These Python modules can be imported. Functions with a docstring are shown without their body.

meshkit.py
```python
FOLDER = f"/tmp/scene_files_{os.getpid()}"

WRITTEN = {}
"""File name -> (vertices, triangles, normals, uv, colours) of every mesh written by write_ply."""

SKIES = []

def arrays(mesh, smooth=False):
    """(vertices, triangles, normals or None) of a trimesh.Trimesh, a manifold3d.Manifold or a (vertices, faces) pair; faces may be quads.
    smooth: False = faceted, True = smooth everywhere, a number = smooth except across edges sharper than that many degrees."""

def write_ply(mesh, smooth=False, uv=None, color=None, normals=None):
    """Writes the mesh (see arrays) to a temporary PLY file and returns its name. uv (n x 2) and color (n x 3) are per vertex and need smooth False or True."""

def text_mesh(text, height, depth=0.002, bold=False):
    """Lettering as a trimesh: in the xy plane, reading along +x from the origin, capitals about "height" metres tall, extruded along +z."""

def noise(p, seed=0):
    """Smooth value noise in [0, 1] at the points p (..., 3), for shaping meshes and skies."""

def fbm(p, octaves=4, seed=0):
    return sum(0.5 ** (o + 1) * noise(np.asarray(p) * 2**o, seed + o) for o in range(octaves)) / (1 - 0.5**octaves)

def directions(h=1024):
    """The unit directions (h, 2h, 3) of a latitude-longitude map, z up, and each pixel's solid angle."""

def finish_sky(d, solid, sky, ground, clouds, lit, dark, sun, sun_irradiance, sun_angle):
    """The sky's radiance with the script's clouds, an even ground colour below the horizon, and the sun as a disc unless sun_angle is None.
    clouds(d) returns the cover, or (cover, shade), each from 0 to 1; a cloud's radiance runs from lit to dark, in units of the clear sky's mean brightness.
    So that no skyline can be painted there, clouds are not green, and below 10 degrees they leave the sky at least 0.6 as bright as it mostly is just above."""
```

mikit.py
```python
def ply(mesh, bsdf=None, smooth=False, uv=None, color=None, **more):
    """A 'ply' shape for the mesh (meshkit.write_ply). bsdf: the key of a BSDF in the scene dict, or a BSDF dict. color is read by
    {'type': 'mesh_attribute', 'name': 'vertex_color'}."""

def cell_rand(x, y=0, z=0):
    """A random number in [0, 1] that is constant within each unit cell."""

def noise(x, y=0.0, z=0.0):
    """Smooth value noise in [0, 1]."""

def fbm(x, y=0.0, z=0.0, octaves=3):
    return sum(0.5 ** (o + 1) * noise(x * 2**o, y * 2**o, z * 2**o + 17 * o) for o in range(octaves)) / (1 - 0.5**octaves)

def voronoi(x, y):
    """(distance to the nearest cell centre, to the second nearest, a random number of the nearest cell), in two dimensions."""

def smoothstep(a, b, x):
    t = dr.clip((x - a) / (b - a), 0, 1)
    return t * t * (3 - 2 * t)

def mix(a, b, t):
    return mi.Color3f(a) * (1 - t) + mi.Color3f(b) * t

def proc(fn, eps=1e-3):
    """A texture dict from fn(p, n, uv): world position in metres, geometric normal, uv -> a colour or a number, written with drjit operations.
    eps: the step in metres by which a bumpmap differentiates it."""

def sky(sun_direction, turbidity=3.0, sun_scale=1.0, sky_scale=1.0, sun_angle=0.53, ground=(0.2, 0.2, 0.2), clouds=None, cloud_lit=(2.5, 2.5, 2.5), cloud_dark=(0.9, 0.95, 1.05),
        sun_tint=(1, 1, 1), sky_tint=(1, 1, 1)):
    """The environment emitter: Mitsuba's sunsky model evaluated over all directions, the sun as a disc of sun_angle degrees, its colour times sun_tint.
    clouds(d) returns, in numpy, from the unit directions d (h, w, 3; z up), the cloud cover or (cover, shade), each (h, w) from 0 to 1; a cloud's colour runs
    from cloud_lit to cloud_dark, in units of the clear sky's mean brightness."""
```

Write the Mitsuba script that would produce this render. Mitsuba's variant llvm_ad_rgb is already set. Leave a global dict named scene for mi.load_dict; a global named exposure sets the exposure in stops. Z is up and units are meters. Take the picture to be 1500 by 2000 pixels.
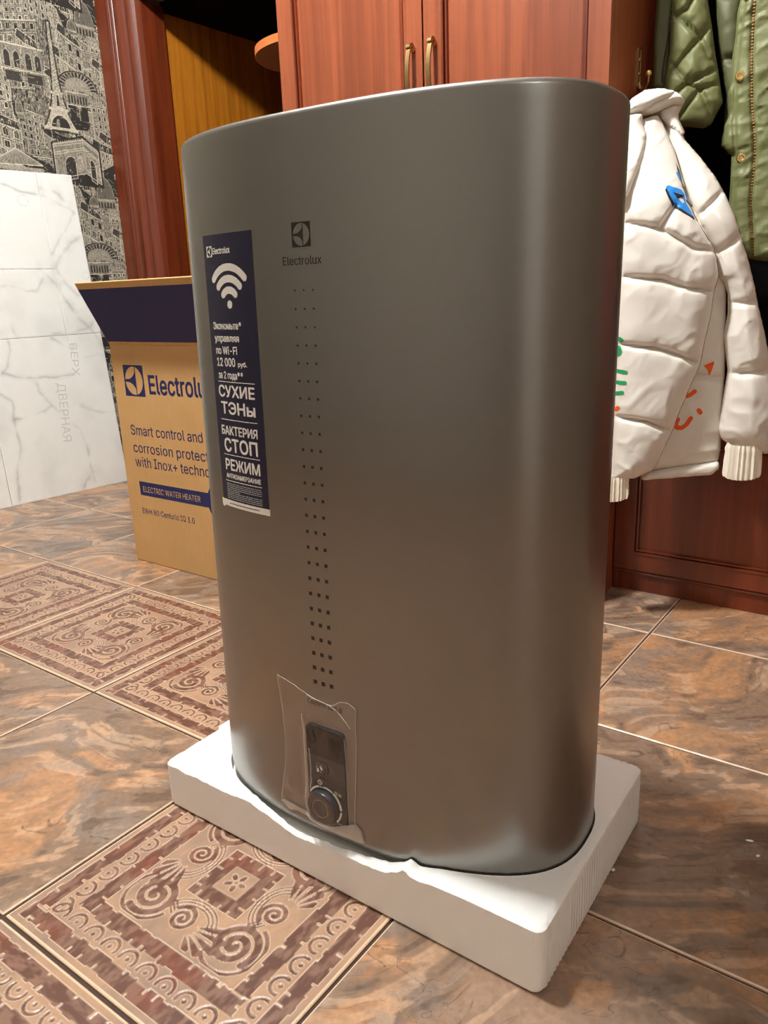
import math, random
import numpy as np, trimesh, shapely
import drjit as dr
import mitsuba as mi
import mikit, meshkit
from mikit import proc, noise, fbm, smoothstep, mix, cell_rand
from shapely.geometry import Polygon, LineString, Point, MultiPolygon, box as sbox
from shapely import affinity
from shapely.ops import unary_union
from scipy.spatial import Delaunay
from scipy.ndimage import distance_transform_edt

# ------------------------------------------------------------------ camera, light, exposure
TILE = 0.425                                    # pitch of the floor tiles in metres; tile corners lie on multiples of it
CAM_F, CAM_PITCH, CAM_ROLL, CAM_YAW = 1527.94, 0.277504, 0.0377752, 2.209968
CAM_POS = np.array([1.76486, -1.21585, 0.76488])
_c, _s = math.cos(CAM_YAW), math.sin(CAM_YAW)
_F = np.array([_c * math.cos(CAM_PITCH), _s * math.cos(CAM_PITCH), -math.sin(CAM_PITCH)])
_R = np.array([_s, -_c, 0.0])
_D = np.cross(_F, _R)
_UP = -(-_R * math.sin(CAM_ROLL) + _D * math.cos(CAM_ROLL))
exposure = 0.0
LAMP_POS, LAMP_R, LAMP_RADIANCE = (0.60, -0.56, 2.62), 0.10, (800.0, 812.0, 795.0)
LAMP2_POS, LAMP2_RADIANCE = (2.95, -1.65, 2.30), (46.0, 47.0, 46.0)                         # added weak lamp, unseen, for the soft highlight on the heater

scene, labels = {}, {}
scene['camera'] = {'type': 'perspective', 'fov': math.degrees(2 * math.atan(750 / CAM_F)), 'fov_axis': 'x', 'near_clip': 0.02, 'far_clip': 60.0,
                   'to_world': mi.ScalarTransform4f().look_at(origin=CAM_POS.tolist(), target=(CAM_POS + _F).tolist(), up=_UP.tolist())}
rng = np.random.default_rng(7)
random.seed(7)

# ------------------------------------------------------------------ helpers
def lin(r, g, b):
    c = np.array([r, g, b]) / 255.0
    return [float(v) for v in np.where(c <= 0.04045, c / 12.92, ((c + 0.055) / 1.055) ** 2.4)]

def numbered(key):
    if key not in scene and key not in labels:
        return key
    k = 1
    while f'{key}_{k:03d}' in scene or f'{key}_{k:03d}' in labels:
        k += 1
    return f'{key}_{k:03d}'

def put(key, mesh, bsdf, smooth=False, **more):
    """One entry of the scene; a repeated key takes the next number. mesh may be a ply dict that is used again."""
    key = numbered(key)
    if isinstance(mesh, dict):
        scene[key] = {**mesh, **more}
        if bsdf is not None:
            scene[key]['bsdf'] = {'type': 'ref', 'id': bsdf}
    else:
        scene[key] = mikit.ply(mesh, bsdf, smooth=smooth, **more)
    return key

def thing(name, label, cat, group=None):
    key = numbered(name)
    labels[key] = {'label': label, 'category': cat}
    if group:
        labels[key]['group'] = group
    return key

def solo(name, mesh, bsdf, label, cat, smooth=False, group=None, **more):
    key = thing(name, label, cat, group)
    scene[key] = mikit.ply(mesh, bsdf, smooth=smooth, **more) if not isinstance(mesh, dict) else {**mesh, **more}
    return key

def struct(name, mesh=None, bsdf=None, label=None, smooth=False, **more):
    labels[name] = {'kind': 'structure'}
    if label:
        labels[name]['label'] = label
    if mesh is not None:
        scene[name] = mikit.ply(mesh, bsdf, smooth=smooth, **more)
    return name

def part_label(key, text):
    labels[key] = {'label': text}

def bx(x0, x1, y0, y1, z0, z1, ch=0.0):
    """A box, its edges chamfered by ch."""
    if ch <= 0:
        m = trimesh.creation.box((x1 - x0, y1 - y0, z1 - z0))
        m.apply_translation(((x0 + x1) / 2, (y0 + y1) / 2, (z0 + z1) / 2))
        return m
    P = []
    for sx in (0, 1):
        for sy in (0, 1):
            for sz in (0, 1):
                c = np.array([(x0, x1)[sx], (y0, y1)[sy], (z0, z1)[sz]], float)
                d = np.array([1 - 2 * sx, 1 - 2 * sy, 1 - 2 * sz]) * ch
                for k in range(3):
                    q = c + d
                    q[k] = c[k]
                    P.append(q)
    return trimesh.Trimesh(np.array(P)).convex_hull

def join(*ms):
    return trimesh.util.concatenate([m for m in ms])

def ext(poly, h):
    """Extrusion of a polygon (or several) along z."""
    gs = [g for g in (poly.geoms if hasattr(poly, 'geoms') else [poly]) if g.geom_type == 'Polygon' and g.area > 1e-10]
    return join(*[trimesh.creation.extrude_polygon(g, h, engine='earcut') for g in gs])

def frame_of(origin, ex, ey, ez):
    M = np.eye(4)
    M[:3, 0], M[:3, 1], M[:3, 2], M[:3, 3] = ex, ey, ez, origin
    return M

def moved(mesh, M):
    m = mesh.copy()
    m.apply_transform(M)
    return m

def tube(points, r, n=10, closed=False):
    """A round tube along points; r a number or one per point."""
    P = np.asarray(points, float)
    r = np.broadcast_to(np.asarray(r, float), (len(P),))
    t = np.gradient(P, axis=0)
    t /= np.linalg.norm(t, axis=1, keepdims=True) + 1e-12
    a = np.array([0.0, 0, 1]) if abs(t[0, 2]) < 0.9 else np.array([1.0, 0, 0])
    V = []
    for p, d, rr in zip(P, t, r):
        u = a - d * (a @ d)
        u /= np.linalg.norm(u)
        a = u
        w = np.cross(d, u)
        th = np.arange(n) * 2 * np.pi / n
        V.append(p + rr * (np.cos(th)[:, None] * u + np.sin(th)[:, None] * w))
    V = np.vstack(V)
    Fc = []
    for i in range(len(P) - 1):
        for k in range(n):
            a0, b0 = i * n + k, i * n + (k + 1) % n
            Fc += [[a0, b0, b0 + n], [a0, b0 + n, a0 + n]]
    c0, c1 = len(V), len(V) + 1
    V = np.vstack([V, P[:1], P[-1:]])
    for k in range(n):
        Fc += [[c0, (k + 1) % n, k], [c1, (len(P) - 1) * n + k, (len(P) - 1) * n + (k + 1) % n]]
    return trimesh.Trimesh(V, Fc, process=False)

def curve(points, n=24):
    """A smooth curve through points."""
    from scipy.interpolate import CubicSpline
    P = np.asarray(points, float)
    t = np.r_[0, np.cumsum(np.linalg.norm(np.diff(P, axis=0), axis=1))]
    return CubicSpline(t, P)(np.linspace(0, t[-1], n))

def lathe(profile, n=32):
    """A turned solid about z from (radius, height) pairs."""
    return trimesh.creation.revolve(np.asarray(profile, float), sections=n)

# ------------------------------------------------------------------ materials
def principled(color, rough=0.5, **more):
    return {'type': 'twosided', 'bsdf': {'type': 'principled', 'base_color': color if isinstance(color, dict) else {'type': 'rgb', 'value': color}, 'roughness': rough, **more}}

def slate(p, n, uv):
    u, v = p.x / TILE, p.y / TILE
    iu, iv = dr.floor(u), dr.floor(v)
    r1, r2 = cell_rand(iu, iv, 3), cell_rand(iu, iv, 5)
    x, y = (u - iu) * 0.9 + dr.floor(r1 * 5) * 7.3, (v - iv) * 0.9 + dr.floor(r2 * 5) * 5.1
    a, b = x * 0.82 + y * 0.57, y * 0.82 - x * 0.57
    w = fbm(a * 3.0, b * 3.0, 1.0, octaves=3) - 0.5
    w2 = fbm(a * 2.2, b * 2.2, 8.0, octaves=2) - 0.5
    big = fbm(a * 2.6 + w * 3.0, b * 6.0 + w2 * 4.5, 2.0, octaves=4)
    mid = fbm(a * 9 + w * 5, b * 20 + w2 * 8, 4.0, octaves=4)
    fine = fbm(x * 70, y * 70, 6.0, octaves=3)
    c = mix(lin(126, 102, 84), lin(150, 114, 86), smoothstep(0.38, 0.62, big + (mid - 0.5) * 0.5))
    c = mix(c, lin(176, 128, 90), smoothstep(0.53, 0.72, big + (mid - 0.5) * 0.45) * 0.6)
    c = mix(c, lin(126, 112, 102), smoothstep(0.50, 0.64, fbm(a * 3.4 + 9, b * 5 + w * 4, 9.0, octaves=3) + (mid - 0.5) * 0.3) * 0.6)
    c = mix(c, lin(88, 68, 56), (1 - smoothstep(0.30, 0.44, mid)) * (1 - smoothstep(0.42, 0.58, big)) * 0.65)
    vein = dr.abs(fbm(a * 2.0 + w * 2.4, b * 2.6 + w2 * 3, 12.0, octaves=3) - 0.5)
    c = mix(c, lin(70, 52, 44), (1 - smoothstep(0.0, 0.007, vein)) * smoothstep(0.45, 0.6, mid) * 0.7)
    crack = dr.abs(fbm(a * 13 + w * 8, b * 22 + w2 * 8, 15.0, octaves=3) - 0.5)
    c = mix(c, lin(92, 70, 58), (1 - smoothstep(0.0, 0.02, crack)) * smoothstep(0.50, 0.62, fbm(a * 5, b * 5, 21.0, octaves=2)) * 0.6)
    c = mix(c, lin(206, 172, 142), smoothstep(0.58, 0.72, mid) * 0.32)
    c = c * (0.80 + 0.40 * fine)
    e = dr.minimum(dr.minimum(u - iu, iu + 1 - u), dr.minimum(v - iv, iv + 1 - v)) * TILE
    return mix(lin(206, 178, 152), c, smoothstep(0.0036, 0.0052, e))

def slate_bump(p, n, uv):
    u, v = p.x / TILE, p.y / TILE
    iu, iv = dr.floor(u), dr.floor(v)
    x, y = p.x + dr.floor(cell_rand(iu, iv, 3) * 5) * 7.3, p.y + dr.floor(cell_rand(iu, iv, 5) * 5) * 5.1
    return fbm(x * 22, y * 30, 1.0, octaves=4)

def wood_fn(light, dark, sheen):
    def f(p, n, uv):
        a = p.x * 1.0 + p.y * 0.9
        g = fbm(a * 55, p.z * 2.2 + 3, 0.0, octaves=4)
        h = fbm(a * 260, p.z * 7, 4.0, octaves=2)
        bnd = fbm(a * 11 + g, p.z * 0.7, 9.0, octaves=2)
        c = mix(light, dark, smoothstep(0.32, 0.72, 0.55 * g + 0.45 * bnd))
        return c * (0.86 + 0.28 * h)
    return f

scene['m_tile'] = {'type': 'twosided', 'bsdf': {'type': 'bumpmap', 'arbitrary': proc(slate_bump, eps=2e-3), 'scale': 0.0022,
                   'bsdf': {'type': 'principled', 'base_color': proc(slate), 'roughness': 0.28, 'specular': 0.6}}}
scene['m_grout'] = principled(lin(66, 48, 40), 0.9)
VC = {'type': 'mesh_attribute', 'name': 'vertex_color'}
scene['m_decor'] = principled(VC, 0.36)
scene['m_print'] = principled(VC, 0.75)
scene['m_marble'] = principled(VC, 0.30)
scene['m_cherry'] = principled(proc(wood_fn(lin(136, 70, 42), lin(112, 54, 31), 0)), 0.36, clearcoat=0.25, clearcoat_gloss=0.8)
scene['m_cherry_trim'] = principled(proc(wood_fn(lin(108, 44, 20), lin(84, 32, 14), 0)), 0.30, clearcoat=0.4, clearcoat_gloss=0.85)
scene['m_amber'] = principled(proc(wood_fn(lin(182, 110, 26), lin(154, 88, 15), 0)), 0.5)
scene['m_edge'] = principled(lin(186, 100, 50), 0.4)  # lit tone of the end shelf's rim, painted as a brighter colour
scene['m_shelf'] = principled(lin(112, 64, 28), 0.6)  # same shelf, the shade of its underside put into a darker colour
scene['m_paint'] = principled(lin(128, 112, 98), 0.9)
scene['m_paint_light'] = principled(lin(176, 170, 160), 0.9)
scene['m_door_white'] = principled(lin(236, 234, 228), 0.4)
scene['m_ceiling'] = principled(lin(196, 192, 188), 0.95)
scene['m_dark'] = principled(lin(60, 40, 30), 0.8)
scene['m_brass'] = principled(lin(176, 150, 104), 0.34, metallic=1.0)
scene['m_gold'] = principled(lin(250, 216, 150), 0.25, metallic=1.0)
scene['m_steel'] = principled(lin(139, 137, 133), 0.33, metallic=0.97, clearcoat=1.0, clearcoat_gloss=0.96)
scene['m_foam'] = {'type': 'twosided', 'bsdf': {'type': 'bumpmap', 'arbitrary': proc(lambda p, n, uv: noise(p.x * 420, p.y * 420, p.z * 420), eps=6e-4), 'scale': 0.00025,
                   'bsdf': {'type': 'principled', 'base_color': {'type': 'rgb', 'value': lin(243, 243, 240)}, 'roughness': 0.5}}}
scene['m_card'] = principled(proc(lambda p, n, uv: mix(lin(198, 156, 102), lin(184, 142, 90), fbm(p.x * 9, p.z * 9, p.y * 9, octaves=3)) * (0.96 + 0.08 * noise(p.x * 600, p.z * 60, 0))), 0.75)
scene['m_navy'] = principled(lin(24, 28, 78), 0.6)
scene['m_sticker'] = principled(lin(13, 12, 47), 0.36)
scene['m_white'] = principled(lin(240, 238, 232), 0.45)
scene['m_black'] = principled(lin(22, 18, 16), 0.5)
scene['m_gloss_black'] = principled(lin(14, 12, 12), 0.12, specular=0.25)
scene['m_grey_plastic'] = principled(lin(46, 46, 49), 0.30, specular=0.35)
scene['m_pencil'] = principled(lin(170, 170, 168), 0.8)
scene['m_faint_pencil'] = principled(lin(206, 206, 202), 0.8)
scene['m_green_mark'] = principled(lin(150, 175, 60), 0.5)
scene['m_down_white'] = principled(lin(217, 210, 200), 0.6, sheen=0.2)
scene['m_rib_white'] = principled(lin(236, 228, 212), 0.8)
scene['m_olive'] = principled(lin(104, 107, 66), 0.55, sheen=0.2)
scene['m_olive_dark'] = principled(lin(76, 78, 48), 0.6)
scene['m_coat_black'] = principled(lin(8, 7, 7), 0.9, specular=0.1)
scene['m_zip'] = principled(lin(110, 70, 40), 0.5)
scene['m_blue'] = principled(lin(38, 130, 214), 0.6)
scene['m_orange'] = principled(lin(226, 84, 16), 0.6)
scene['m_red'] = principled(lin(168, 24, 34), 0.6)
scene['m_green'] = principled(lin(24, 140, 82), 0.6)
scene['m_film'] = {'type': 'thindielectric', 'int_ior': 1.42}
scene['m_film_edge'] = {'type': 'blendbsdf', 'weight': 0.45, 'a': {'type': 'thindielectric', 'int_ior': 1.35}, 'b': {'type': 'twosided', 'bsdf': {'type': 'principled', 'base_color': {'type': 'rgb', 'value': lin(240, 236, 230)}, 'roughness': 0.2}}}  # whitish share paints the light that film edges and creases catch

# ------------------------------------------------------------------ the room
XL, YB, XR, YF, ZC = -1.290, 1.066, 3.4, -3.6, 2.77       # left wall, back wall, right wall, wall behind the camera, ceiling
struct('floor', bx(XL, XR, YF, YB, -0.06, -0.0035), 'm_grout', 'brown slate-look tiled floor with dark recessed joints')
struct('ceiling', bx(XL - 0.1, XR + 0.1, YF - 0.1, 2.6, ZC, ZC + 0.08), 'm_ceiling')
struct('wall_front', bx(XL - 0.1, XR + 0.1, YF - 0.1, YF, -0.06, ZC), 'm_paint_light')
struct('wall_right', bx(XR, XR + 0.1, YF, YB + 0.1, -0.06, ZC), 'm_paint')
struct('wall_left', bx(XL - 0.1, XL - 0.0015, YF, YB + 0.1, -0.06, ZC), 'm_paint', 'wall covered in black and cream wallpaper with engraved Paris buildings')
DOOR_X0, DOOR_X1, DOOR_Z = -1.010, -0.18, 1.880           # the doorway in the back wall
struct('wall_back', join(bx(XL, DOOR_X0 - 0.02, YB, YB + 0.1, -0.06, ZC), bx(DOOR_X1 + 0.02, XR, YB, YB + 0.1, -0.06, ZC), bx(DOOR_X0 - 0.02, DOOR_X1 + 0.02, YB, YB + 0.1, DOOR_Z + 0.02, ZC)), 'm_paint')
struct('wall_passage', join(bx(-1.26, -1.16, YB + 0.1, 2.6, -0.06, ZC), bx(0.05, 0.15, YB + 0.1, 2.6, -0.06, ZC), bx(-1.16, 0.05, 2.5, 2.6, -0.06, ZC)), 'm_dark')
struct('floor_passage', bx(-1.16, 0.05, YB, 2.5, -0.06, -0.001), 'm_dark')

def casing_profile(w):
    """Outline of the moulded door casing, across its width (x) and out of the wall (y, negative towards the room)."""
    pts = [(0, 0)]
    for x, d in [(0, .016), (.068, .016), (.072, .020), (.080, .023), (.088, .020), (.092, .016), (.097, .020), (.105, .023), (.112, .019), (.116, .014)]:
        pts.append((x, -d))
    for t in np.linspace(0, 1, 14):
        pts.append((.118 + .072 * t, -.014 - .020 * math.sin(math.pi * (t ** .8))))
    for t in np.linspace(0, 1, 12):
        pts.append((.196 + .05 * t, -.012 - .019 * math.sin(math.pi * (t ** .7))))
    pts += [(w, -.012), (w, 0)]
    return Polygon(pts)

cw = DOOR_X0 - XL
prof = casing_profile(cw)
trim = struct('trim_1', None, None, 'cherry wood moulded door casing beside the wallpapered wall')
jm = ext(prof, 2.14)
put('trim_1__casing', moved(jm, frame_of((XL, YB, 0), (1, 0, 0), (0, 1, 0), (0, 0, 1))), 'm_cherry_trim', smooth=30)
put('trim_1__casing', bx(DOOR_X1, DOOR_X1 + 0.09, YB - 0.022, YB, 0, 2.14, 0.003), 'm_cherry_trim')
put('trim_1__head_casing', bx(DOOR_X0, DOOR_X1, YB - 0.024, YB, DOOR_Z, 2.14, 0.003), 'm_cherry_trim')
put('trim_1__jamb', bx(DOOR_X0 - 0.019, DOOR_X0 - 0.001, YB + 0.001, YB + 0.099, 0, DOOR_Z), 'm_cherry_trim')
put('trim_1__jamb', bx(DOOR_X1 + 0.001, DOOR_X1 + 0.019, YB + 0.001, YB + 0.099, 0, DOOR_Z), 'm_cherry_trim')
# the door leaf stands open into the dark passage, its face towards the doorway
struct('door_1', bx(DOOR_X0 - 0.065, DOOR_X0 - 0.030, YB + 0.105, YB + 0.925, 0.008, DOOR_Z - 0.01, 0.002), 'm_amber', 'amber veneered door standing open beyond the moulded casing')

# added white door, outside the frame, put there for the heater's soft highlight
struct('door_2', bx(XR - .045, XR - .002, -2.45, -1.60, .006, 2.02, .004), 'm_door_white', 'white panelled door in the right wall')
for z0, z1 in ((.18, .85), (1.0, 1.86)):
    put('door_2__panel', bx(XR - .052, XR - .0455, -2.32, -1.73, z0, z1, .004), 'm_door_white')
put('door_2__handle', tube([(XR - .045, -1.68, 1.0), (XR - .095, -1.68, 1.0), (XR - .095, -1.80, 1.0)], .008, 10), 'm_brass', smooth=True)

# ceiling lamp (above the frame): base, glowing globe
for pos, rad, lab in ((LAMP_POS, LAMP_RADIANCE, 'round glass ceiling lamp above the open carton'), (LAMP2_POS, LAMP2_RADIANCE, 'round glass ceiling lamp near the white door')):
    lamp = thing('ceiling_lamp', lab, 'lamp')
    drop = ZC - pos[2] - LAMP_R + .004
    put(lamp + '__base', moved(lathe([(0, 0), (0.07, 0), (0.07, 0.02), (0.02, 0.03), (0.02, drop), (0, drop)]), frame_of((pos[0], pos[1], ZC), (1, 0, 0), (0, -1, 0), (0, 0, -1))), 'm_brass', smooth=40)
    gl = trimesh.creation.icosphere(subdivisions=3, radius=LAMP_R)
    gl.apply_translation(pos)
    put(lamp + '__globe', gl, 'm_white', smooth=True, emitter={'type': 'area', 'radiance': {'type': 'rgb', 'value': list(rad)}})

# ------------------------------------------------------------------ floor tiles
GAP, BEV = 0.0042, 0.0024
def tile_mesh(x0, x1, y0, y1):
    o = np.array([[x0, y0], [x1, y0], [x1, y1], [x0, y1]])
    i = np.array([[x0 + BEV, y0 + BEV], [x1 - BEV, y0 + BEV], [x1 - BEV, y1 - BEV], [x0 + BEV, y1 - BEV]])
    V = np.vstack([np.c_[o, np.full(4, -0.0038)], np.c_[o, np.full(4, -0.0014)], np.c_[i, np.zeros(4)]])
    Fc = [[8, 9, 10], [8, 10, 11]]
    for k in range(4):
        j = (k + 1) % 4
        for b in (0, 4):
            Fc += [[b + k, b + j, b + 4 + j], [b + k, b + 4 + j, b + 4 + k]]
    return trimesh.Trimesh(V, Fc, process=False)

# relief tile: bands, egg-and-dart arches, volutes with palmettes, a rosette; dark where recessed
def relief_pattern():
    r = random.Random(3)
    S = []
    def band(a, b, teeth):
        ring = sbox(a, a, 1 - a, 1 - a).difference(sbox(b, b, 1 - b, 1 - b))
        cuts = []
        for side in range(4):
            for k in range(teeth):
                t = a + (1 - 2 * a) * (k + r.random()) / teeth
                w, h = r.uniform(.002, .004), r.uniform(.008, .026)
                q = sbox(t - w, a - .002, t + w, a + h) if r.random() < .5 else sbox(t - w, b - h, t + w, b + .002)
                cuts.append(affinity.rotate(q, 90 * side, origin=(.5, .5)))
            for k in range(teeth):
                t = a + (1 - 2 * a) * (k + r.random()) / teeth
                w, h = r.uniform(.008, .03), r.uniform(.002, .008)
                q = sbox(t - w, a - .002, t + w, a + h) if r.random() < .5 else sbox(t - w, b - h, t + w, b + .002)
                cuts.append(affinity.rotate(q, 90 * side, origin=(.5, .5)))
        return ring.difference(unary_union(cuts))
    S.append(band(.028, .088, 16))
    S.append(band(.150, .212, 13))
    for side in range(4):
        for k in range(10):
            t = .130 + .74 * k / 9
            c = Point(t, .112)
            ring = c.buffer(.036).difference(c.buffer(.023)).difference(sbox(t - .05, .05, t + .05, .100))
            dot = c.buffer(.0085)
            S.append(affinity.rotate(unary_union([ring, dot]), 90 * side, origin=(.5, .5)))
    def spiral(cx, cy, r0, turns, a0, hand, w):
        th = np.linspace(0, turns * 2 * np.pi, 90)
        rr = r0 * (1 - th / (turns * 2 * np.pi) * .93)
        return LineString(np.c_[cx + rr * np.cos(a0 + hand * th), cy + rr * np.sin(a0 + hand * th)]).buffer(w)
    def arc(cx, cy, rx, ry, a, b, w):
        th = np.radians(np.linspace(a, b, 40))
        return LineString(np.c_[cx + rx * np.cos(th), cy + ry * np.sin(th)]).buffer(w, cap_style=2)
    motif = []
    motif.append(spiral(.320, .320, .078, 2.1, 4.2, 1, .0132))
    motif.append(arc(.318, .318, .096, .096, 130, 340, .0075))
    motif.append(spiral(.470, .303, .047, 2.0, 2.6, -1, .0085))
    for k, d in enumerate((.0580, .0690, .0800)):
        motif.append(arc(.490, .303, d * 1.3, d, 5, 170, .0040))
    for k in range(3):
        motif.append(LineString([(.398, .318 + .013 * k), (.424, .300 + .013 * k)]).buffer(.0042))
    for k, (a, L) in enumerate(((-44, .085), (-27, .115), (-11, .140), (5, .140), (20, .115))):
        b = np.array([.510, .283 + .003 * k])
        d, e = np.array([math.cos(math.radians(a)), math.sin(math.radians(a))]), np.array([-math.sin(math.radians(a)), math.cos(math.radians(a))])
        P = [b + d * .026, b + d * L * .6 + e * .009, b + d * L + e * .014, b + d * (L + .010), b + d * L - e * .012, b + d * L * .6 - e * .007]
        motif.append(Polygon(P).buffer(-.0012).buffer(.002))
    m = unary_union(motif).intersection(sbox(.222, .222, .70, .46))
    for side in range(4):
        S.append(affinity.rotate(m, 90 * side, origin=(.5, .5)))
    sq = sbox(.388, .388, .612, .612).difference(sbox(.447, .447, .553, .553))
    for t in (.43, .48, .53, .57):
        for side in range(4):
            sq = sq.difference(affinity.rotate(sbox(t - .003, .38, t + .003, .39 + r.uniform(.01, .03)), 90 * side, origin=(.5, .5)))
    S.append(sq)
    for k in range(5):
        a = 2 * math.pi * k / 5 + .3
        S.append(affinity.rotate(affinity.scale(Point(.5 + .026 * math.cos(a), .5 + .026 * math.sin(a)).buffer(.014), 1.1, .72), math.degrees(a), origin='centroid').difference(Point(.5, .5).buffer(.010)))
    S.append(Point(.5, .5).buffer(.007))
    return S

def rasterize(shapes, n):
    g = (np.arange(n) + .5) / n
    M = np.zeros((n, n), bool)
    for sh in shapes:
        x0, y0, x1, y1 = sh.bounds
        i0, i1, j0, j1 = max(0, int(x0 * n) - 1), min(n, int(x1 * n) + 2), max(0, int(y0 * n) - 1), min(n, int(y1 * n) + 2)
        X, Y = np.meshgrid(g[i0:i1], g[j0:j1], indexing='ij')
        shapely.prepare(sh)
        M[i0:i1, j0:j1] |= shapely.contains_xy(sh, X.ravel(), Y.ravel()).reshape(X.shape)
    return M

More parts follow.
